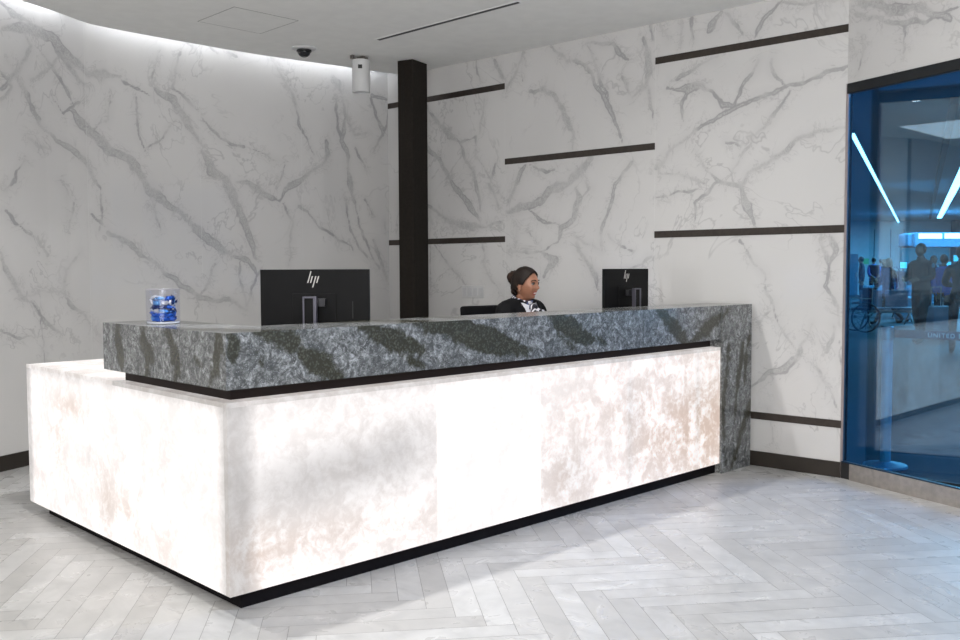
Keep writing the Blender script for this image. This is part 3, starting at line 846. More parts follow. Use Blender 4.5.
def candy_mesh(name, mat):
    m = MB(); rs = []
    prof = [(-.026, .010), (-.019, .009), (-.0155, .0025), (-.013, .0075), (-.006, .0105), (.006, .0105), (.013, .0075), (.0155, .0025), (.019, .009), (.026, .010)]
    n = 10; vs = []; fs = []
    for xx, r in prof:
        for i in range(n):
            a = 2 * math.pi * i / n; fl = .35 if abs(xx) > .017 else .8
            vs.append((xx, r * math.cos(a) * (1.1 + (.25 * (i % 2) if abs(xx) > .017 else 0)), r * math.sin(a) * fl))
    for j in range(len(prof) - 1):
        for i in range(n): k = (i + 1) % n; fs.append((j * n + i, j * n + k, (j + 1) * n + k, (j + 1) * n + i))
    fs.append(tuple(range(n))); fs.append(tuple(range((len(prof) - 1) * n, len(prof) * n)))
    me = bpy.data.meshes.new(name); me.from_pydata(vs, [], fs); me.materials.append(mat); return me
cm = [candy_mesh('wrapped_sweet', w) for w in wr]
words = ['bright blue', 'navy blue', 'pale blue', 'silvery white', 'tan']
rc = random.Random(3)
placed = []
for lay in range(6):
    for k in range(8):
        if lay == 5 and k > 4: continue
        a = 2 * math.pi * (k + .5 * lay) / 8 + rc.uniform(-.15, .15); r = .043 if k % 8 < 7 else .012
        if k == 7: a = 0; r = .004
        else: a = 2 * math.pi * (k + .5 * lay) / 7
        px, py, pz = JX + r * math.cos(a), JY + r * math.sin(a), 1.10 + .0215 + lay * .0185 + (rc.uniform(0, .006) if lay == 5 else 0)
        wi = rc.choices(range(5), [5, 4, 3, 3, 1])[0]
        if lay < 2 and wi in (3,): wi = 0
        o = bpy.data.objects.new('wrapped_sweet', cm[wi]); COL.objects.link(o); o.location = (px, py, pz)
        o.rotation_euler = (rc.uniform(0, 6), rc.uniform(-.3, .3), a + math.pi / 2 + rc.uniform(-.5, .5) if k != 7 else rc.uniform(0, 3)); o.scale = (1.0, 1.0, 1.0)
        tag(o, words[wi] + ' twist-wrapped sweet inside the clear jar on the counter', 'sweet', 'wrapped sweets in the jar, ' + words[wi])

# ---------------------------------------------------------------- office chair behind the counter
CHX, CHY = 3.125, 1.45
root = thing('office_chair', (CHX, CHY, 0), 'black office chair behind the counter, its back showing behind the woman', 'chair', rz=math.radians(-8))
M_FAB = plain('black_mesh_fabric', (.008, .008, .009), .85, spec=.1)
def pad(cx, cy, cz_, w, d, h, rx=0, name='seat'):
    m = MB(); n = 16; vs = []; fs = []
    m.box(-w / 2, w / 2, -d / 2, d / 2, -h / 2, h / 2, Matrix.Translation((cx, cy, cz_)) @ Matrix.Rotation(rx, 4, 'X')); return m.build(name, M_FAB, root, bevel=min(w, d, h) * .35, seg=4)
pad(0, .03, .47, .50, .48, .07, 0, 'seat'); pad(0, .30, .80, .47, .06, .54, -.10, 'backrest')
m = MB(); m.tube([(0, .05, .43), (0, .25, .42), (0, .335, .55), (0, .345, .80)], .02); m.build('back_support', M_BLACK, root)
m = MB(); m.rings([(.028, .12), (.028, .43), (.05, .435)], 16); m.build('gas_lift', M_STEEL, root)
for k in range(5):
    a = k * 2 * math.pi / 5; m = MB(); m.tube([(0, 0, .13), (.28 * math.cos(a), .28 * math.sin(a), .085)], [.028, .018]); lg = m.build('base_leg', M_BLACK, root)
    m = MB(); cxx, cyy = .28 * math.cos(a), .28 * math.sin(a); m.tube([(cxx - .02 * math.sin(a), cyy + .02 * math.cos(a), .031), (cxx + .02 * math.sin(a), cyy - .02 * math.cos(a), .031)], .03, 14); m.tube([(cxx, cyy, .04), (cxx, cyy, .085)], .008); m.build('castor', M_BLACK, lg)
for s in (-1, 1):
    m = MB(); m.tube([(s * .24, .08, .45), (s * .29, .08, .50), (s * .29, .08, .66)], .014); m.box(s * .29 - .035, s * .29 + .035, -.08, .17, .655, .68); m.build('armrest', M_BLACK, root)

# ---------------------------------------------------------------- people
def head_geo(scale=1.0, detail=4):
    """head in local space: face looks to +X, up +Z, origin at the head centre; returns verts, faces, tags"""
    b = bmesh.new(); bmesh.ops.create_icosphere(b, subdivisions=detail, radius=1); b.verts.ensure_lookup_table()
    V = np.array([v.co[:] for v in b.verts]); F = [tuple(v.index for v in f.verts) for f in b.faces]; b.free()
    x, y, z = V[:, 0].copy(), V[:, 1].copy(), V[:, 2].copy()
    X = x * .098; Y = y * .076; Z = z * .118
    low = np.clip(-z, 0, 1)
    Y *= 1 - .30 * low ** 1.3; X = np.where(x > 0, X * (1 - .0 * low), X * (1 - .34 * low))       # jaw narrows, nape recedes
    Y *= 1 + .04 * np.clip(z, 0, 1)
    X = np.where((x > 0), X * (1 - .03 * np.clip(z, 0, 1)), X)
    g = lambda cy, cz_, sy, sz: np.exp(-((y - cy) / sy) ** 2 - ((z - cz_) / sz) ** 2) * (x > 0)
    X = X + .018 * g(0, -.20, .15, .13) * 1.0 + .009 * g(0, .0, .11, .20)          # nose tip and bridge
    X = X + .005 * g(.10, -.24, .09, .07) + .005 * g(-.10, -.24, .09, .07)         # nostril wings
    X = X - .012 * g(.36, .06, .20, .12) - .012 * g(-.36, .06, .20, .12)           # eye sockets
    X = X + .006 * g(0, .26, .6, .12)                                               # brow
    X = X + .009 * g(0, -.46, .22, .055) + .010 * g(0, -.58, .20, .060)             # lips
    X = X - .004 * g(0, -.52, .26, .022) - .006 * g(0, -.70, .3, .06)
    X = X + .022 * g(0, -.84, .34, .16)                                             # chin
    ck = (np.exp(-((y - .58) / .22) ** 2 - ((z + .25) / .22) ** 2) + np.exp(-((y + .58) / .22) ** 2 - ((z + .25) / .22) ** 2)) * (x > .1)
    X = X + .007 * ck; Y = Y * (1 + .05 * ck)
    P = np.stack([X, Y, Z], 1) * scale
    kinds = []
    for f in F:
        c = np.array([(x[i], y[i], z[i]) for i in f]).mean(0)
        k = 0
        if c[0] > .5 and abs(c[1]) < .40 - 1.1 * abs(c[2] + .52) and -.66 < c[2] < -.39: k = 1
        if c[0] > .5 and abs(c[1]) < .24 and -.56 < c[2] < -.495: k = 2
        kinds.append(k)
    return P, F, kinds
def skin_body(name, joints, edges, root_i=0, sub=1):
    me = bpy.data.meshes.new(name); me.from_pydata([j[:3] for j in joints], edges, [])
    o = bpy.data.objects.new(name, me); COL.objects.link(o)
    o.modifiers.new('skin', 'SKIN'); sv = me.skin_vertices
    if not sv: 
        bpy.context.view_layer.objects.active = o
    lay = me.skin_vertices[0] if me.skin_vertices else None
    if lay is None:
        b = bmesh.new(); b.from_mesh(me); b.verts.layers.skin.verify(); b.to_mesh(me); b.free(); lay = me.skin_vertices[0]
    for i, j in enumerate(joints):
        r = j[3]; lay.data[i].radius = (r, j[4] if len(j) > 4 else r); lay.data[i].use_root = (i == root_i)
    s = o.modifiers.new('sub', 'SUBSURF'); s.levels = sub; s.render_levels = sub
    bpy.context.view_layer.update()
    dg = bpy.context.evaluated_depsgraph_get(); ev = o.evaluated_get(dg); m2 = bpy.data.meshes.new_from_object(ev)
    V = np.array([v.co[:] for v in m2.vertices]); Nn = np.array([v.normal[:] for v in m2.vertices]); F = [tuple(p.vertices) for p in m2.polygons]
    bpy.data.objects.remove(o); bpy.data.meshes.remove(m2)
    return V, Nn, F
def hand(joints, edges, wi, d, pn, side, curl=.5, s=1.):
    """palm and five finger chains from wrist joint wi; d forward, pn palm normal (fingers curl towards it)"""
    w = Vector(joints[wi][:3]); d = Vector(d).normalized(); pn = Vector(pn); pn = (pn - d * pn.dot(d)).normalized(); sx = d.cross(pn) * side
    c = len(joints); joints.append((*(w + d * .045 * s), .021 * s, .014 * s)); edges.append((wi, c))
    for k, (off, ln) in enumerate(((-.030, .062), (-.010, .074), (.010, .080), (.030, .072))):
        b0 = w + d * .082 * s + sx * off * s; n = len(joints)
        joints.append((*b0, .0095 * s)); edges.append((c, n)); p = b0; dd = d.copy()
        for q, fr in enumerate((.42, .32, .26)):
            dd = (dd + pn * curl * (.5 + .3 * q)).normalized(); p = p + dd * ln * fr * s; joints.append((*p, (.0088 - .001 * q) * s)); edges.append((n + q, n + q + 1))
    n = len(joints); t0 = w + d * .028 * s + sx * .030 * s
    joints.append((*t0, .012 * s)); edges.append((c, n)); p = t0; dd = (d * .75 + sx * .65 + pn * .2).normalized()
    for q, fr in enumerate((.034, .028)):
        p = p + dd * fr * s; joints.append((*p, (.0100 - .001 * q) * s)); edges.append((n + q, n + q + 1)); dd = (dd + d * .4 + pn * .3 * curl).normalized()
def mesh_obj(name, V, F, mats, parent, mi=None, smooth=True):
    me = bpy.data.meshes.new(name); me.from_pydata([tuple(v) for v in V], [], F)
    for m in mats: me.materials.append(m)
    if mi is not None: me.polygons.foreach_set('material_index', mi)
    if smooth: me.polygons.foreach_set('use_smooth', [True] * len(me.polygons))
    o = bpy.data.objects.new(name, me); COL.objects.link(o); o.parent = parent; return o
def shell(name, V, Nn, F, test, off, mat, parent, thick=0):
    keep = [f for f in F if test(V[list(f)].mean(0))]
    ids = sorted({i for f in keep for i in f}); mp = {i: k for k, i in enumerate(ids)}
    o = mesh_obj(name, V[ids] + Nn[ids] * off, [tuple(mp[i] for i in f) for f in keep], [mat], parent)
    so = o.modifiers.new('thickness', 'SOLIDIFY'); so.thickness = .004; so.offset = 1
    return o
def skinmat(name, col): return plain(name, col, .45, var=.08, scale=20)
def ellipsoid(V, c, r, n=3):
    pass
def lump(mb, c, r, rot=None, d=3, bump=0., seed=0):
    b = bmesh.new(); bmesh.ops.create_icosphere(b, subdivisions=d, radius=1); rr = random.Random(seed)
    vs = []
    for v in b.verts:
        k = 1 + bump * math.sin(v.co.x * 9 + seed) * math.sin(v.co.y * 8 + 1) * math.cos(v.co.z * 7)
        p = Vector((v.co.x * r[0] * k, v.co.y * r[1] * k, v.co.z * r[2] * k))
        if rot is not None: p = rot @ p
        vs.append(tuple(p + Vector(c)))
    fs = [tuple(v.index for v in f.verts) for f in b.faces]; b.free(); mb.add(vs, fs)

def person(label, loc, face, H, pose, cols, head_turn=0., hair='short', face_kind='man', scale_head=1., extra=None, cat='person', group=None):
    """standing figure: local +X is the way it faces"""
    root = thing('person', loc, label, cat, rz=face, group=group)
    k = H / 1.75; sk, top, leg, hr = cols
    J = []; E = []
    def j(x, y, z, r, r2=None): J.append((x * k, y * k, z * k, r * k, (r2 or r) * k)); return len(J) - 1
    pel = j(0, 0, .94, .125, .10); wai = j(0, 0, 1.12, .125, .095); che = j(.0, 0, 1.30, .150, .105); nb = j(0, 0, 1.46, .060); hd = j(.02, 0, 1.58, .050)
    E += [(pel, wai), (wai, che), (che, nb), (nb, hd)]
    for s in (1, -1):
        st = pose.get('stride', 0) * s
        kn = (st * .22 + .02, s * .10, .50); an = (st * .46 - .02, s * .10, .09)
        if st < 0: kn = (st * .10, s * .10, .50); an = (st * .50, s * .10, .13)
        h = j(0, s * .09, .90, .085); a = j(*kn, .058); b = j(*an, .038); c = j(an[0] + .05, an[1], .045, .036); d = j(an[0] + .17, an[1], .032, .03)
        E += [(pel, h), (h, a), (a, b), (b, c), (c, d)]
        sh = j(0, s * .175, 1.41, .058); E.append((che, sh))
        mode = pose.get('arms', 'down')
        if mode == 'down': el = (-.03, s * .23, 1.14); wr = (.05, s * .24, .90)
        elif mode == 'behind': el = (-.10, s * .25, 1.13); wr = (-.20, s * .05, .95)
        elif mode == 'front': el = (.03, s * .24, 1.15); wr = (.26, s * .14, 1.12)
        else: el = (-.02 - .10 * s, s * .22, 1.14); wr = (.08 - .22 * s, s * .20, .92)
        e = j(*el, .044); w = j(*wr, .028); E += [(sh, e), (e, w)]
        dv = (Vector(wr) - Vector(el)).normalized()
        hand(J, E, w, dv, (1 if mode != 'behind' else -1, -s * .8, 0), -s, .35, k)
    V, Nn, F = skin_body('body', J, E, pel)
    hc = np.array([.035 * k, 0, 1.635 * k]); hs = k * scale_head
    HP, HF, HK = head_geo(hs, 3); ct, sn = math.cos(head_turn), math.sin(head_turn); Rm = np.array([[ct, -sn, 0], [sn, ct, 0], [0, 0, 1]])
    HP = HP @ Rm.T + hc; n0 = len(V)
    mesh_obj('body', np.vstack([V, HP]), F + [tuple(i + n0 for i in f) for f in HF], [sk], root)
    reach = lambda c: abs(c[1]) < .30 * k
    handz = lambda c: False
    wr_pts = [np.array(J[i][:3]) for i in range(len(J)) if len(J[i]) == 5 and abs(J[i][4] - .028 * k) < 1e-6 and abs(J[i][3] - .028 * k) < 1e-6]
    farhand = lambda c: all(np.linalg.norm(c - w) > .02 for w in wr_pts) 
    elb = [np.array(J[i][:3]) for i in range(len(J)) if len(J[i]) == 5 and abs(J[i][3] - .044 * k) < 1e-6]
    def is_hand(c):
        for w, e in zip(wr_pts, elb):
            d = (w - e) / np.linalg.norm(w - e)
            if np.dot(c - w, d) > -.0 and np.linalg.norm(c - w) < .26 * k: return True
        return False
    shell('jacket', V, Nn, F, lambda c: c[2] > .86 * k and c[2] < 1.50 * k and not is_hand(c), .012, top, root)
    shell('trousers', V, Nn, F, lambda c: .10 * k < c[2] <= .90 * k and not is_hand(c) and abs(c[1]) < .2 * k, .008, leg, root)
    for s_ in (1, -1): shell('shoe', V, Nn, F, lambda c: c[2] <= .11 * k and c[1] * s_ > 0, .006, M_BLACK, root)
    m = MB(); Rh = Matrix.Rotation(head_turn, 4, 'Z')
    m0 = MB(); lump(m0, (0, 0, 0), (.101 * hs, .083 * hs, .108 * hs), None, 3, .02)
    vs = [Vector(v) + Vector((-.016, 0, .022)) * hs for v in m0.v]
    keepf = [f for f in m0.f if not (sum(vs[i].x for i in f) / 3 > .030 * hs and sum(vs[i].z for i in f) / 3 < .062 * hs) and sum(vs[i].z for i in f) / 3 > (-.07 if hair == 'short' else -.10) * hs]
    m.add([tuple(Rh @ v + Vector(hc)) for v in vs], keepf)
    if hair == 'bun': lump(m, tuple(Rh @ Vector((-.11 * hs, 0, .03 * hs)) + Vector(hc)), (.04 * hs,) * 3, None, 2)
    if hair == 'long': lump(m, tuple(Rh @ Vector((-.06 * hs, 0, -.06 * hs)) + Vector(hc)), (.06 * hs, .085 * hs, .12 * hs), None, 3)
    h_ = m.build('hair', hr, root, smooth=True); so = h_.modifiers.new('t', 'SOLIDIFY'); so.thickness = .004
    if hair == 'cap':
        pass
    return root, J, k, hc

# ---- the receptionist
def receptionist():
    BX, BY = 3.10, 1.36                      # seat point
    body_dir = math.radians(-84)             # torso looks towards the counter
    root = thing('person', (BX, BY, 0), 'smiling woman with dark hair bun, black blazer and patterned scarf seated behind the counter', 'person', rz=body_dir)
    SK = skinmat('skin_tan', (.34, .155, .092)); J = []; E = []
    def j(x, y, z, r, r2=None): J.append((x, y, z, r, r2 or r)); return len(J) - 1
    pel = j(0, 0, .60, .13, .11); wai = j(.00, 0, .76, .115, .09); che = j(.02, 0, .93, .135, .10); up = j(.01, 0, 1.045, .105, .075); nb = j(.012, 0, 1.115, .050); hd = j(.03, 0, 1.19, .045)
    E += [(pel, wai), (wai, che), (che, up), (up, nb), (nb, hd)]
    for s in (1, -1):
        h = j(.05, s * .09, .585, .09); kn = j(.44, s * .11, .58, .062); an = j(.38, s * .11, .13, .040); ft = j(.43, s * .11, .060, .036); to = j(.56, s * .11, .040, .028)
        E += [(pel, h), (h, kn), (kn, an), (an, ft), (ft, to)]
        sh = j(0.0, s * .200, 1.060, .056); el = j(.10, s * .215, .82, .042); w = j(.34, s * .13, .80, .026); E += [(up, sh), (sh, el), (el, w)]
        hand(J, E, w, (1, -.2 * s, -.08), (0, 0, -1), s, .25)
    V, Nn, F = skin_body('body', J, E, pel, 2)
    turn = math.radians(-80) - body_dir      # head looks to the right of the picture
    HP, HF, HK = head_geo(.955, 5)
    tilt = math.radians(2); R1 = np.array([[math.cos(tilt), 0, math.sin(tilt)], [0, 1, 0], [-math.sin(tilt), 0, math.cos(tilt)]])
    ct, sn = math.cos(turn), math.sin(turn); Rm = np.array([[ct, -sn, 0], [sn, ct, 0], [0, 0, 1]]); RR = Rm @ R1
    hc = np.array([.050, .006, 1.233]); n0 = len(V)
    lips = plain('lips', (.36, .09, .075), .35); teeth = plain('teeth', (.75, .72, .68), .3)
    mesh_obj('body', np.vstack([V, HP @ RR.T + hc]), F + [tuple(i + n0 for i in f) for f in HF], [SK, lips, teeth], root, [0] * len(F) + HK)
    M4 = Matrix.Translation(hc) @ Matrix([[*RR[0], 0], [*RR[1], 0], [*RR[2], 0], [0, 0, 0, 1]])
    def placed_mb(m0):
        m0.v = [tuple(M4 @ Vector(v)) for v in m0.v]; return m0
    HAIR = plain('dark_brown_hair', (.012, .007, .005), .55, spec=.25, var=.3, scale=60)
    # hair swept back from a clear hairline, a fold over the ear and a large bun
    m0 = MB(); lump(m0, (0, 0, 0), (.104, .082, .110), None, 5, .012, 2)
    vs = [Vector(v) + Vector((-.008, 0, .014)) for v in m0.v]
    def keep(f):
        c = sum((vs[i] for i in f), Vector()) / len(f)
        line = .022 + .60 * c.z if c.z > -.0 else -.016
        line = {True: .064 + .30 * (c.z - .07), False: line}[c.z > .07]
        if c.x > line and c.z < .104: return False
        if c.z < -.035 and c.x > -.045: return False
        return c.z > -.075
    m = MB(); m.add([tuple(v) for v in vs], [f for f in m0.f if keep(f)]); placed_mb(m)
    hair = m.build('hair', HAIR, root, smooth=True); so = hair.modifiers.new('t', 'SOLIDIFY'); so.thickness = .007; so.offset = .3
    BUN = plain('brown_bun', (.022, .011, .007), .55, spec=.25, var=.4, scale=50)
    m = MB(); lump(m, (-.104, .0, .042), (.046, .054, .052), None, 4, .10, 1); lump(m, (-.094, .012, -.022), (.038, .042, .040), None, 4, .08, 4); lump(m, (-.090, .0, -.055), (.030, .040, .030), None, 3, .05, 5)
    lump(m, (-.120, -.022, .048), (.026, .030, .034), None, 3, .08, 7); lump(m, (-.118, .026, .034), (.026, .028, .034), None, 3, .08, 8)
    placed_mb(m); m.build('hair_bun', BUN, hair, smooth=True)
    EYE = plain('eye_white', (.30, .28, .26), .3); IRIS = plain('dark_iris', (.015, .01, .008), .15); LASH = plain('eye_line', (.012, .008, .008), .5)
    for s in (1, -1):
        m = MB(); lump(m, (.0745, s * .030, .006), (.0120, .0150, .0095), None, 3); placed_mb(m); e = m.build('eye', EYE, root, smooth=True)
        m = MB(); lump(m, (.0835, s * .0305, .006), (.0040, .0075, .0075), None, 3); placed_mb(m); m.build('iris', IRIS, e, smooth=True)
        m = MB(); m.tube([(.079, s * .014, .006), (.0865, s * .024, .0145), (.085, s * .036, .0155), (.0765, s * .047, .009)], [.0018, .0034, .0036, .0022], 6); placed_mb(m); m.build('eyelashes', LASH, e)
        m = MB(); m.tube([(.0925, s * .012, .026), (.0915, s * .026, .0335), (.084, s * .042, .032), (.075, s * .052, .025)], [.0028, .0036, .003, .0015], 6); placed_mb(m); m.build('eyebrow', HAIR, root)
        m = MB(); lump(m, (-.008, s * .0745, -.012), (.017, .008, .029), Matrix.Rotation(.2, 3, 'Y'), 3); lump(m, (-.005, s * .0760, -.034), (.010, .006, .010), None, 3)
        m.tube([(-.004, s * .081, .010), (-.018, s * .082, .010), (-.021, s * .081, -.010), (-.010, s * .080, -.030)], .0035, 8); placed_mb(m); m.build('ear', SK, root, smooth=True)
        m = MB(); lump(m, (-.003, s * .083, -.041), (.003, .003, .003), None, 2); placed_mb(m); m.build('earring', M_STEEL, root, smooth=True)
    BLZ = plain('black_blazer', (.007, .007, .008), .85, spec=.15)
    def torso(c): return c[2] > .66 and c[2] < 1.125 and not (math.hypot(c[0] - .012, c[1]) < .062 and c[2] > 1.085) and not (c[0] > .36 and c[2] < .86)
    def blaz(c):
        if not torso(c): return False
        if c[0] > .07 and abs(c[1]) < .055 * (c[2] - .80) / .2 and c[2] > .84: return False
        return True
    shell('blazer', V, Nn, F, lambda c: blaz(c) and c[0] < .335, .013, BLZ, root)
    shell('shirt', V, Nn, F, lambda c: .80 < c[2] < 1.10 and abs(c[1]) < .075 and .03 < c[0] < .2, .005, plain('white_shirt', (.62, .62, .66), .7), root)
    shell('trousers', V, Nn, F, lambda c: .10 < c[2] <= .68 and abs(c[1]) < .26, .010, BLZ, root)
    for s_ in (1, -1): shell('shoe', V, Nn, F, lambda c: c[2] <= .11 and c[0] > .3 and c[1] * s_ > 0, .006, M_BLACK, root)
    # lapels and collar
    for s in (1, -1):
        m = MB(); P = [(.055, s * .050, 1.095), (.100, s * .085, 1.045), (.132, s * .078, .985), (.140, s * .02, .88), (.128, s * .030, .96), (.095, s * .042, 1.03)]
        m.add(P + [(p[0] + .006, p[1], p[2] + .004) for p in P], [(0, 1, 2, 3, 4, 5), (11, 10, 9, 8, 7, 6)] + [(i, (i + 1) % 6, 6 + (i + 1) % 6, 6 + i) for i in range(6)])
        m.build('lapel', BLZ, root)
        m = MB(); m.tube([(-.045, s * .02, 1.115), (-.01, s * .055, 1.112), (.035, s * .058, 1.090), (.080, s * .035, 1.060)], [.012, .014, .015, .010], 8); m.build('shirt_collar', plain('collar_white', (.55, .57, .64), .7), root, smooth=True)
    # scarf with black, white and blue pattern
    sm, t, b = nt('patterned_scarf'); n = t.nodes.new('ShaderNodeTexWave'); n.inputs['Scale'].default_value = 11; n.inputs['Distortion'].default_value = 5; n.inputs['Detail'].default_value = 1.5; t.links.new(pos(t), n.inputs['Vector'])
    c1 = mixc(t, ramp(t, n.outputs['Fac'], .66, .74), (.010, .010, .018), (.72, .70, .74)); n2 = noise(t, 30, 2, vec=pos(t)).outputs[0]
    t.links.new(mixc(t, ramp(t, n2, .60, .66, 0, .6), c1, (.10, .16, .42)), b.inputs['Base Color']); b.inputs['Roughness'].default_value = .6
    m = MB(); m.tube([(.066 * math.cos(a) + .018, .064 * math.sin(a), 1.122 - .022 * math.cos(a)) for a in [i * math.pi / 7 for i in range(-7, 8)]], [.016] * 15, 10)
    lump(m, (.118, 0, 1.070), (.026, .036, .026), None, 3, .15, 3)
    for s in (1, -1):
        m.tube([(.118, s * .010, 1.070), (.145, s * .032, 1.035), (.160, s * .045, .985), (.155, s * .05, .93)], [.016, .026, .028, .018], 10)
    m.tube([(.125, 0, 1.06), (.160, .0, 1.01), (.168, .005, .93)], [.016, .022, .014], 10)
    m.build('scarf', sm, root, smooth=True)
    m = MB(); lump(m, (.128, .098, 1.028), (.012, .026, .022), None, 3, .2, 2); m.build('white_pocket_ruffle', plain('ruffle', (.62, .62, .68), .7), root, smooth=True)
receptionist()

# ---------------------------------------------------------------- terminal hall beyond the glass
M_HFLOOR = plain('hall_carpet', (.014, .022, .030), .7, var=.15, scale=2)
M_HCEIL = plain('hall_ceiling_panels', (.34, .40, .44), .8)
M_HWALL = plain('hall_wall_panels', (.60, .66, .70), .6)
M_HCYAN = plain('hall_cyan_wall', (.10, .50, .60), .6)
M_HDARK = plain('hall_dark_fascia', (.02, .03, .05), .6)
M_HLAMP = plain('hall_strip_light', (.9, .95, 1), .4, emit=(1.0, .98, .95), es=8)
def hb(mb, l0, l1, d0, d1, z0, z1):
    mb.prism([(hall(l, d).x, hall(l, d).y) for l, d in ((l0, d0), (l1, d0), (l1, d1), (l0, d1))], z0, z1)
gout = Vector((.9473, -.3204, 0))
fp = [(G0 + gout * .03), (G0 + GD * 7.6 + gout * .03), hall(14, 1), hall(44, 46.4), hall(8, 46.4), Vector((4.4, 4, 0)), K + WD * 4.1 + Vector((.12, .3, 0))]
m = MB(); m.prism([(p.x, p.y) for p in fp], -.06, -.0015); struct(m.build('floor_terminal', M_HFLOOR), 'dark terminal floor beyond the glass', 'floor')
fp2 = [(G0 + gout * .25), (G0 + GD * 7.6 + gout * .25), hall(14, 1), hall(44, 46.4), hall(8, 46.4), Vector((4.4, 4, 0)), K + WD * 4.1 + Vector((.14, .3, 0))]
m = MB(); m.prism([(p.x, p.y) for p in fp2], 3.60, 3.7); struct(m.build('ceiling_terminal', M_HCEIL), 'blue lit ceiling of the terminal hall', 'ceiling')
m = MB(); hb(m, 10, 40, 46, 46.3, 0, 3.6); struct(m.build('wall_terminal', M_HWALL), 'pale panelled far wall of the terminal', 'wall')
m = MB(); hb(m, 34, 34.2, 18, 46, 0, 3.6); struct(m.build('wall_terminal_side', M_HWALL))
for qi, q in enumerate((19.3, 20.1, 20.75)):
    m = MB(); hb(m, q, q + .035, 45.97, 46.0, 1.0, 3.2); struct(m.build('trim_%d' % (10 + qi), plain('panel_joint', (.12, .2, .26), .6)))
m = MB(); hb(m, 17.9, 18.5, 45.9, 45.99, 0, 2.0); d_ = struct(m.build('door_1', plain('hall_door', (.07, .16, .24), .5)), 'blue grey door in the far terminal wall', 'door')
m = MB(); hb(m, 18.40, 18.44, 45.80, 45.9, .9, 1.1); m.build('door_handle', M_STEEL, d_)
root = thing('ceiling_bulkhead', hall(0, 0), 'dark hanging bulkhead with a row of bright light panels in the terminal', 'light fixture')
root.location = (0, 0, 0)
m = MB(); hb(m, 17.6, 26, 38, 39.2, 2.15, 2.74); hb(m, 17.4, 17.6, 38.15, 39.05, 2.2, 2.7); m.build('bulkhead_body', plain('bulkhead_blue', (.05, .12, .18), .6), root, bevel=.03)
for q in range(7):
    m = MB(); hb(m, 17.75 + q * 1.05, 17.75 + q * 1.05 + .93, 37.96, 38.02, 2.50, 2.70); m.build('light_panel', M_HLAMP, root)
m = MB(); hb(m, 20.55, 22.85, 45.7, 45.95, 1.55, 2.75); tag(m.build('cyan_wall_panel', M_HCYAN), 'cyan panel high on the far terminal wall', 'wall panel')
m = MB(); hb(m, 20.5, 26.5, 45.5, 45.69, 2.32, 2.42); tag(m.build('fascia_rail', M_HDARK), 'dark rail above the cyan panel in the terminal', 'rail')
m = MB(); hb(m, 22.86, 23.6, 45.2, 45.6, 0, 3.6); tag(m.build('square_pillar', plain('pillar_blue', (.04, .07, .12), .6), bevel=.02), 'dark square pillar on the far side of the terminal', 'pillar')
def kiosk(l0, l1, d, z, scr, label):
    root = thing('service_counter', (hall((l0 + l1) / 2, d).x, hall((l0 + l1) / 2, d).y, 0), label, 'counter', rz=math.atan2(RT0.y, RT0.x))
    w = (l1 - l0) / 2; m = MB(); m.box(-w, w, 0, .7, 0, z); m.build('counter_body', M_HDARK, root, bevel=.02)
    m = MB(); m.box(-w - .03, w + .03, -.04, .74, z, z + .05); m.build('counter_top', plain('counter_edge_blue', (.10, .25, .35), .4), root)
    for q in range(scr):
        x = -w + (q + .5) * 2 * w / scr; m = MB(); m.box(x - .17, x + .17, -.01, .02, z + .12, z + .45); m.box(x - .03, x + .03, 0, .03, z + .05, z + .12); s_ = m.build('screen_housing', M_BLACK, root)
        m = MB(); m.box(x - .15, x + .15, -.014, -.009, z + .15, z + .42); m.build('screen_glow', plain('screen_cyan', (.1, .4, .5), .4, emit=(.25, .75, 1), es=1.6), s_)
kiosk(17.6, 20.4, 40, 1.15, 3, 'dark service counter with bright screens behind the standing people')
kiosk(20.9, 24.5, 42, 1.45, 4, 'taller dark counter under the cyan panel in the terminal')
# two long strip lights and a dark track in the hall ceiling
def strip(name, a, b, w, mat, label, cat, d=.05):
    a, b = Vector(a), Vector(b); c = (a + b) / 2; root = thing(name, (c.x, c.y, 3.6), label, cat, rz=math.atan2((b - a).y, (b - a).x)); L = (b - a).length / 2
    m = MB(); m.box(-L, L, -w / 2, w / 2, -d, 0); m.build('housing', M_HDARK if mat is None else plain('strip_housing', (.2, .3, .36), .5), root)
    if mat: m = MB(); m.box(-L + .02, L - .02, -w / 2 + .01, w / 2 - .01, -d - .006, -d + .002); m.build('diffuser', mat, root)
strip('strip_light', (13.44, 3.58, 0), (45.5, 15.5, 0), .09, M_HLAMP, 'long bright strip light in the terminal ceiling, nearer the marble wall', 'ceiling light')
strip('strip_light', (12.8, 1.25, 0), (42.7, 12.6, 0), .22, M_HLAMP, 'long bright strip light at the right edge of the terminal ceiling', 'ceiling light')
strip('track_rail', (11.5, 1.33, 0), (42.4, 12.9, 0), .10, None, 'long dark track between the two terminal strip lights', 'track', .10)
# green sign
m = MB(); hb(m, 18.62, 18.95, 45.7, 45.76, 1.50, 1.78); tag(m.build('green_sign', plain('sign_green', (.05, .35, .12), .5, emit=(.05, .5, .15), es=.5)), 'small green sign above the heads of the far group', 'sign')

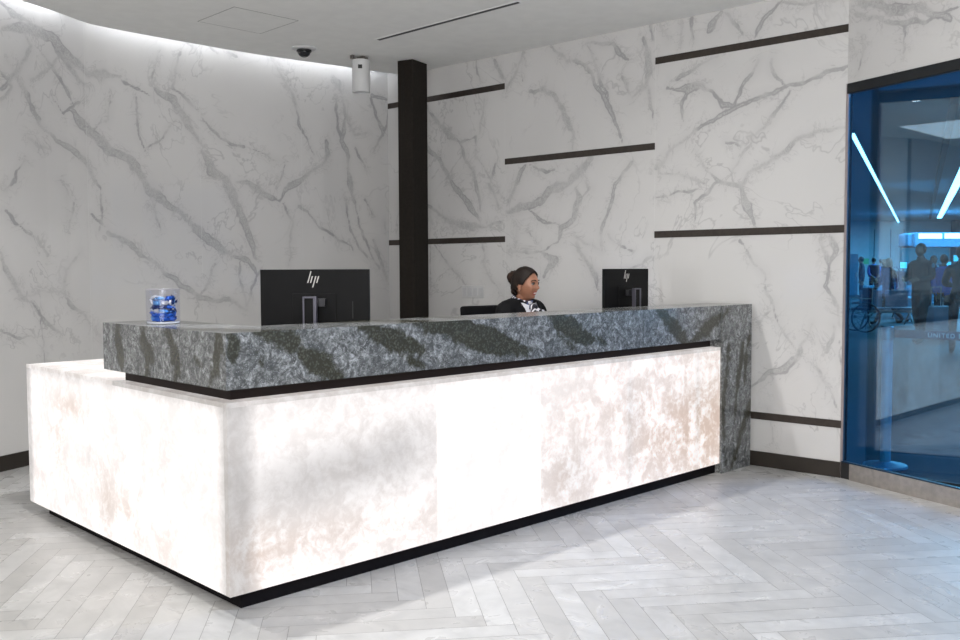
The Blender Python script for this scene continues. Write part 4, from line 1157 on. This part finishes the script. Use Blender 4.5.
SKN = skinmat('skin_light_brown', (.30, .16, .11)); H1 = plain('hair_black', (.012, .01, .01), .5); H2 = plain('hair_grey_blond', (.25, .20, .15), .6)
DK = plain('dark_uniform', (.020, .024, .028), .8); NV = plain('navy_cloth', (.010, .018, .05), .8); BL = plain('bright_blue_cloth', (.03, .14, .60), .7); GR = plain('charcoal_coat', (.035, .036, .042), .8); DN = plain('denim', (.05, .10, .22), .8)
rdir = math.atan2(RT0.y, RT0.x)
ldir = rdir + math.pi
def pl(px, d): l = (px - 480) / 936.63 * d; p = hall(l, d); return (p.x, p.y, 0)
root, J, k, hc = person('man in dark uniform with shoulder patch standing sideways beyond the glass', pl(921, 16.6), ldir + .5, 1.76, {'arms': 'front', 'stride': .25}, (SKN, DK, DK, H1))
for s_ in (-1, 1): m = MB(); lump(m, (.02, s_ * .245 * k, 1.36 * k), (.045, .012, .05), None, 3); m.build('shoulder_patch', plain('patch_blue', (.15, .30, .36), .7), root, smooth=True)
root, J, k, hc = person('person in dark coat with fair hair walking left beyond the glass', pl(889, 22.4), ldir + .15, 1.56, {'arms': 'swing', 'stride': .95}, (SKN, GR, DK, H2), hair='long')
m = MB(); m.box(-.20, -.06, .16, .30, .80, 1.25); m.tube([(-.13, .23, 1.25), (-.08, .14, 1.36), (-.02, .12, 1.32)], .012); m.build('shoulder_bag', plain('bag_blue', (.04, .13, .30), .6), root, bevel=.02)
root, J, k, hc = person('person in dark vest and blue sleeves with hands clasped behind the back', pl(873.5, 36), math.atan2(FW.y, FW.x), 1.72, {'arms': 'behind'}, (SKN, BL, NV, H1))
m = MB(); m.box(-.13, .13, -.19, .19, .98, 1.44); m.build('dark_vest', NV, root, bevel=.05)
root, J, k, hc = person('leftmost far person, dark clothes with one blue sleeve, beside the door', pl(861.5, 35), ldir - .4, 1.74, {'arms': 'down'}, (SKN, NV, NV, H1))
root, J, k, hc = person('far person in navy behind the clasped hands person', pl(880.5, 39), rdir + .3, 1.70, {'arms': 'down'}, (SKN, NV, DK, H1))
root, J, k, hc = person('far person in dark jacket next to the fair haired walker', pl(884.5, 32), ldir, 1.62, {'arms': 'down'}, (SKN, GR, DK, H2))
root, J, k, hc = person('large dark figure at the right edge of the glass', pl(961, 14.5), rdir + 1.2, 1.66, {'arms': 'front', 'stride': .3}, (SKN, DK, DK, H1))
root, J, k, hc = person('person in blue shirt between the uniformed man and the right edge figure', pl(943, 19.5), rdir + .5, 1.60, {'arms': 'down'}, (SKN, BL, DK, H1))
root, J, k, hc = person('person in navy jacket just behind the uniformed man', pl(933, 21), ldir + 1.3, 1.60, {'arms': 'down'}, (SKN, NV, DK, H1))

# rows of hall seats and luggage
M_SEAT = plain('seat_blue_grey', (.06, .20, .30), .5)
def seats(px, d, n, label):
    p = pl(px, d); root = thing('seat_row', p, label, 'seat row', rz=rdir)
    m = MB(); m.box(0, n * .6, -.03, .03, .30, .36); m.build('beam', M_STEEL, root)
    for q in range(n):
        m = MB(); m.box(q * .6 + .04, q * .6 + .56, -.26, .20, .38, .43); m.build('seat', M_SEAT, root, bevel=.015)
        m = MB(); m.box(q * .6 + .04, q * .6 + .56, .20, .25, .43, .82); m.build('backrest', M_SEAT, root, bevel=.015)
    for q in (0.1, n * .6 - .1):
        m = MB(); m.tube([(q, -.25, .02), (q, 0, .3), (q, .25, .02)], .02); m.build('leg', M_STEEL, root)
seats(866, 27, 5, 'row of blue grey hall seats in front of the far group')
seats(893, 24.5, 2, 'short row of blue grey hall seats between walker and uniformed man')
seats(862, 21.5, 2, 'nearer pair of blue grey hall seats left of the walker')
def suitcase(px, d, col, label, w=.42, h=.62):
    p = pl(px, d); root = thing('suitcase', p, label, 'suitcase', rz=rdir + .2)
    mt = plain('case', col, .4); m = MB(); m.box(-w / 2, w / 2, -.13, .13, .06, h); m.build('case_shell', mt, root, bevel=.04, seg=3)
    m = MB(); m.tube([(-.10, .1, h), (-.10, .1, h + .35), (.10, .1, h + .35), (.10, .1, h)], .010); m.build('pull_handle', M_STEEL, root)
    for sx in (-1, 1):
        for sy in (-1, 1): m = MB(); m.tube([(sx * (w / 2 - .06), sy * .09 - .015, .03), (sx * (w / 2 - .06), sy * .09 + .015, .03)], .03); m.build('wheel', M_BLACK, root)
suitcase(940, 17.5, (.30, .30, .36), 'pale grey suitcase between the uniformed man and the right edge')
suitcase(905, 23, (.05, .32, .45), 'cyan blue suitcase left of the uniformed man')
# wheelchair at the left end
p = pl(856, 19.5); root = thing('wheelchair', p, 'dark wheelchair at the left edge of the glass', 'wheelchair', rz=ldir)
def torus(m, c, R, r, n=28, k=6):
    vs = []; fs = []
    for i in range(n):
        a = 2 * math.pi * i / n
        for q in range(k):
            b = 2 * math.pi * q / k; vs.append((c[0] + (R + r * math.cos(b)) * math.cos(a), c[1] + r * math.sin(b), c[2] + (R + r * math.cos(b)) * math.sin(a)))
    for i in range(n):
        for q in range(k): fs.append((i * k + q, i * k + (q + 1) % k, ((i + 1) % n) * k + (q + 1) % k, ((i + 1) % n) * k + q))
    m.add(vs, fs)
for s in (-1, 1):
    m = MB(); torus(m, (-.1, s * .28, .31), .29, .02)
    for q in range(6): a = q * math.pi / 6; m.tube([(-.1 - .28 * math.cos(a), s * .28, .31 - .28 * math.sin(a)), (-.1 + .28 * math.cos(a), s * .28, .31 + .28 * math.sin(a))], .004, 5)
    m.build('large_wheel', M_BLACK, root); m = MB(); torus(m, (.32, s * .24, .09), .075, .015, 18); m.build('castor_wheel', M_BLACK, root)
m = MB(); m.box(-.22, .22, -.22, .22, .46, .51); m.build('seat', M_HDARK, root, bevel=.01)
m = MB(); m.box(-.26, -.22, -.22, .22, .50, .92); m.build('backrest', M_HDARK, root, bevel=.01)
m = MB()
for s in (-1, 1): m.tube([(-.38, s * .23, .93), (-.25, s * .23, .93), (-.24, s * .23, .35), (.22, s * .23, .46), (.34, s * .22, .18), (.48, s * .14, .12)], .012); m.tube([(-.24, s * .23, .70), (.18, s * .23, .70), (.20, s * .23, .46)], .012)
m.build('frame', M_STEEL, root)

# second pane of the glass lobby, parallel to the marble wall
root = struct(thing('window_2', (0, 0, 0), 'inner blue tinted glass pane behind the front glass', 'glass wall'))
m = MB(); m.box(4.232, 4.244, -9, -.3, .02, 3.59); m.build('glass_pane', M_GLASS2, root)
m = MB(); m.box(4.226, 4.250, -9, -.3, -.001, .022); m.build('floor_channel', M_BLACK, root)
# belt barrier just outside the glass
PB = Vector((4.5077, -.6864, 0))
def stanchion(p, label):
    root = thing('belt_stanchion', (p.x, p.y, 0), label, 'barrier post')
    m = MB(); m.rings([(.138, 0), (.142, .008), (.138, .020), (.06, .034), (.036, .040)], 36); m.build('base', plain('base_steel_blue', (.35, .42, .48), .35, .5), root)
    m = MB(); m.rings([(.034, .035), (.034, .86)], 28); m.build('post', plain('satin_post', (.52, .55, .54), .4, .3), root, smooth=False)
    m = MB(); m.rings([(.038, .86), (.040, .865), (.040, .945), (.034, .952)], 28); m.build('belt_cassette', M_STEEL, root)
stanchion(PB, 'pale metal belt stanchion standing just outside the glass')
BD = Vector((-.02, -1, 0)).normalized()
P2 = PB + BD * 1.9
stanchion(P2, 'second belt stanchion outside the picture to the right')
L = (P2 - PB).length
root = thing('barrier_belt', (PB.x, PB.y, .905), 'dark purple barrier belt with white lettering stretched from the stanchion', 'barrier belt', rz=math.atan2(BD.y, BD.x))
m = MB(); m.box(.042, L - .042, -.0015, .0015, -.028, .028); m.build('webbing', plain('purple_webbing', (.045, .022, .060), .7), root)
cu = bpy.data.curves.new('lettering', 'FONT'); cu.body = 'UNITED'; cu.size = .040; cu.extrude = .0006; cu.space_character = 1.25
cu.materials.append(plain('white_print', (.75, .75, .78), .6)); tmp = bpy.data.objects.new('tmp', cu); COL.objects.link(tmp); bpy.context.view_layer.update()
me = bpy.data.meshes.new_from_object(tmp.evaluated_get(bpy.context.evaluated_depsgraph_get())); me.name = 'lettering'; bpy.data.objects.remove(tmp)
to = bpy.data.objects.new('lettering', me); COL.objects.link(to); to.parent = root
to.rotation_euler = (math.pi / 2, 0, 0); to.location = (.26, -.0022, -.014)
m = MB(); m.box(.452, .482, -.0035, -.0016, -.015, .015); m.build('printed_mark', plain('mark_pale', (.55, .60, .55), .6), root)
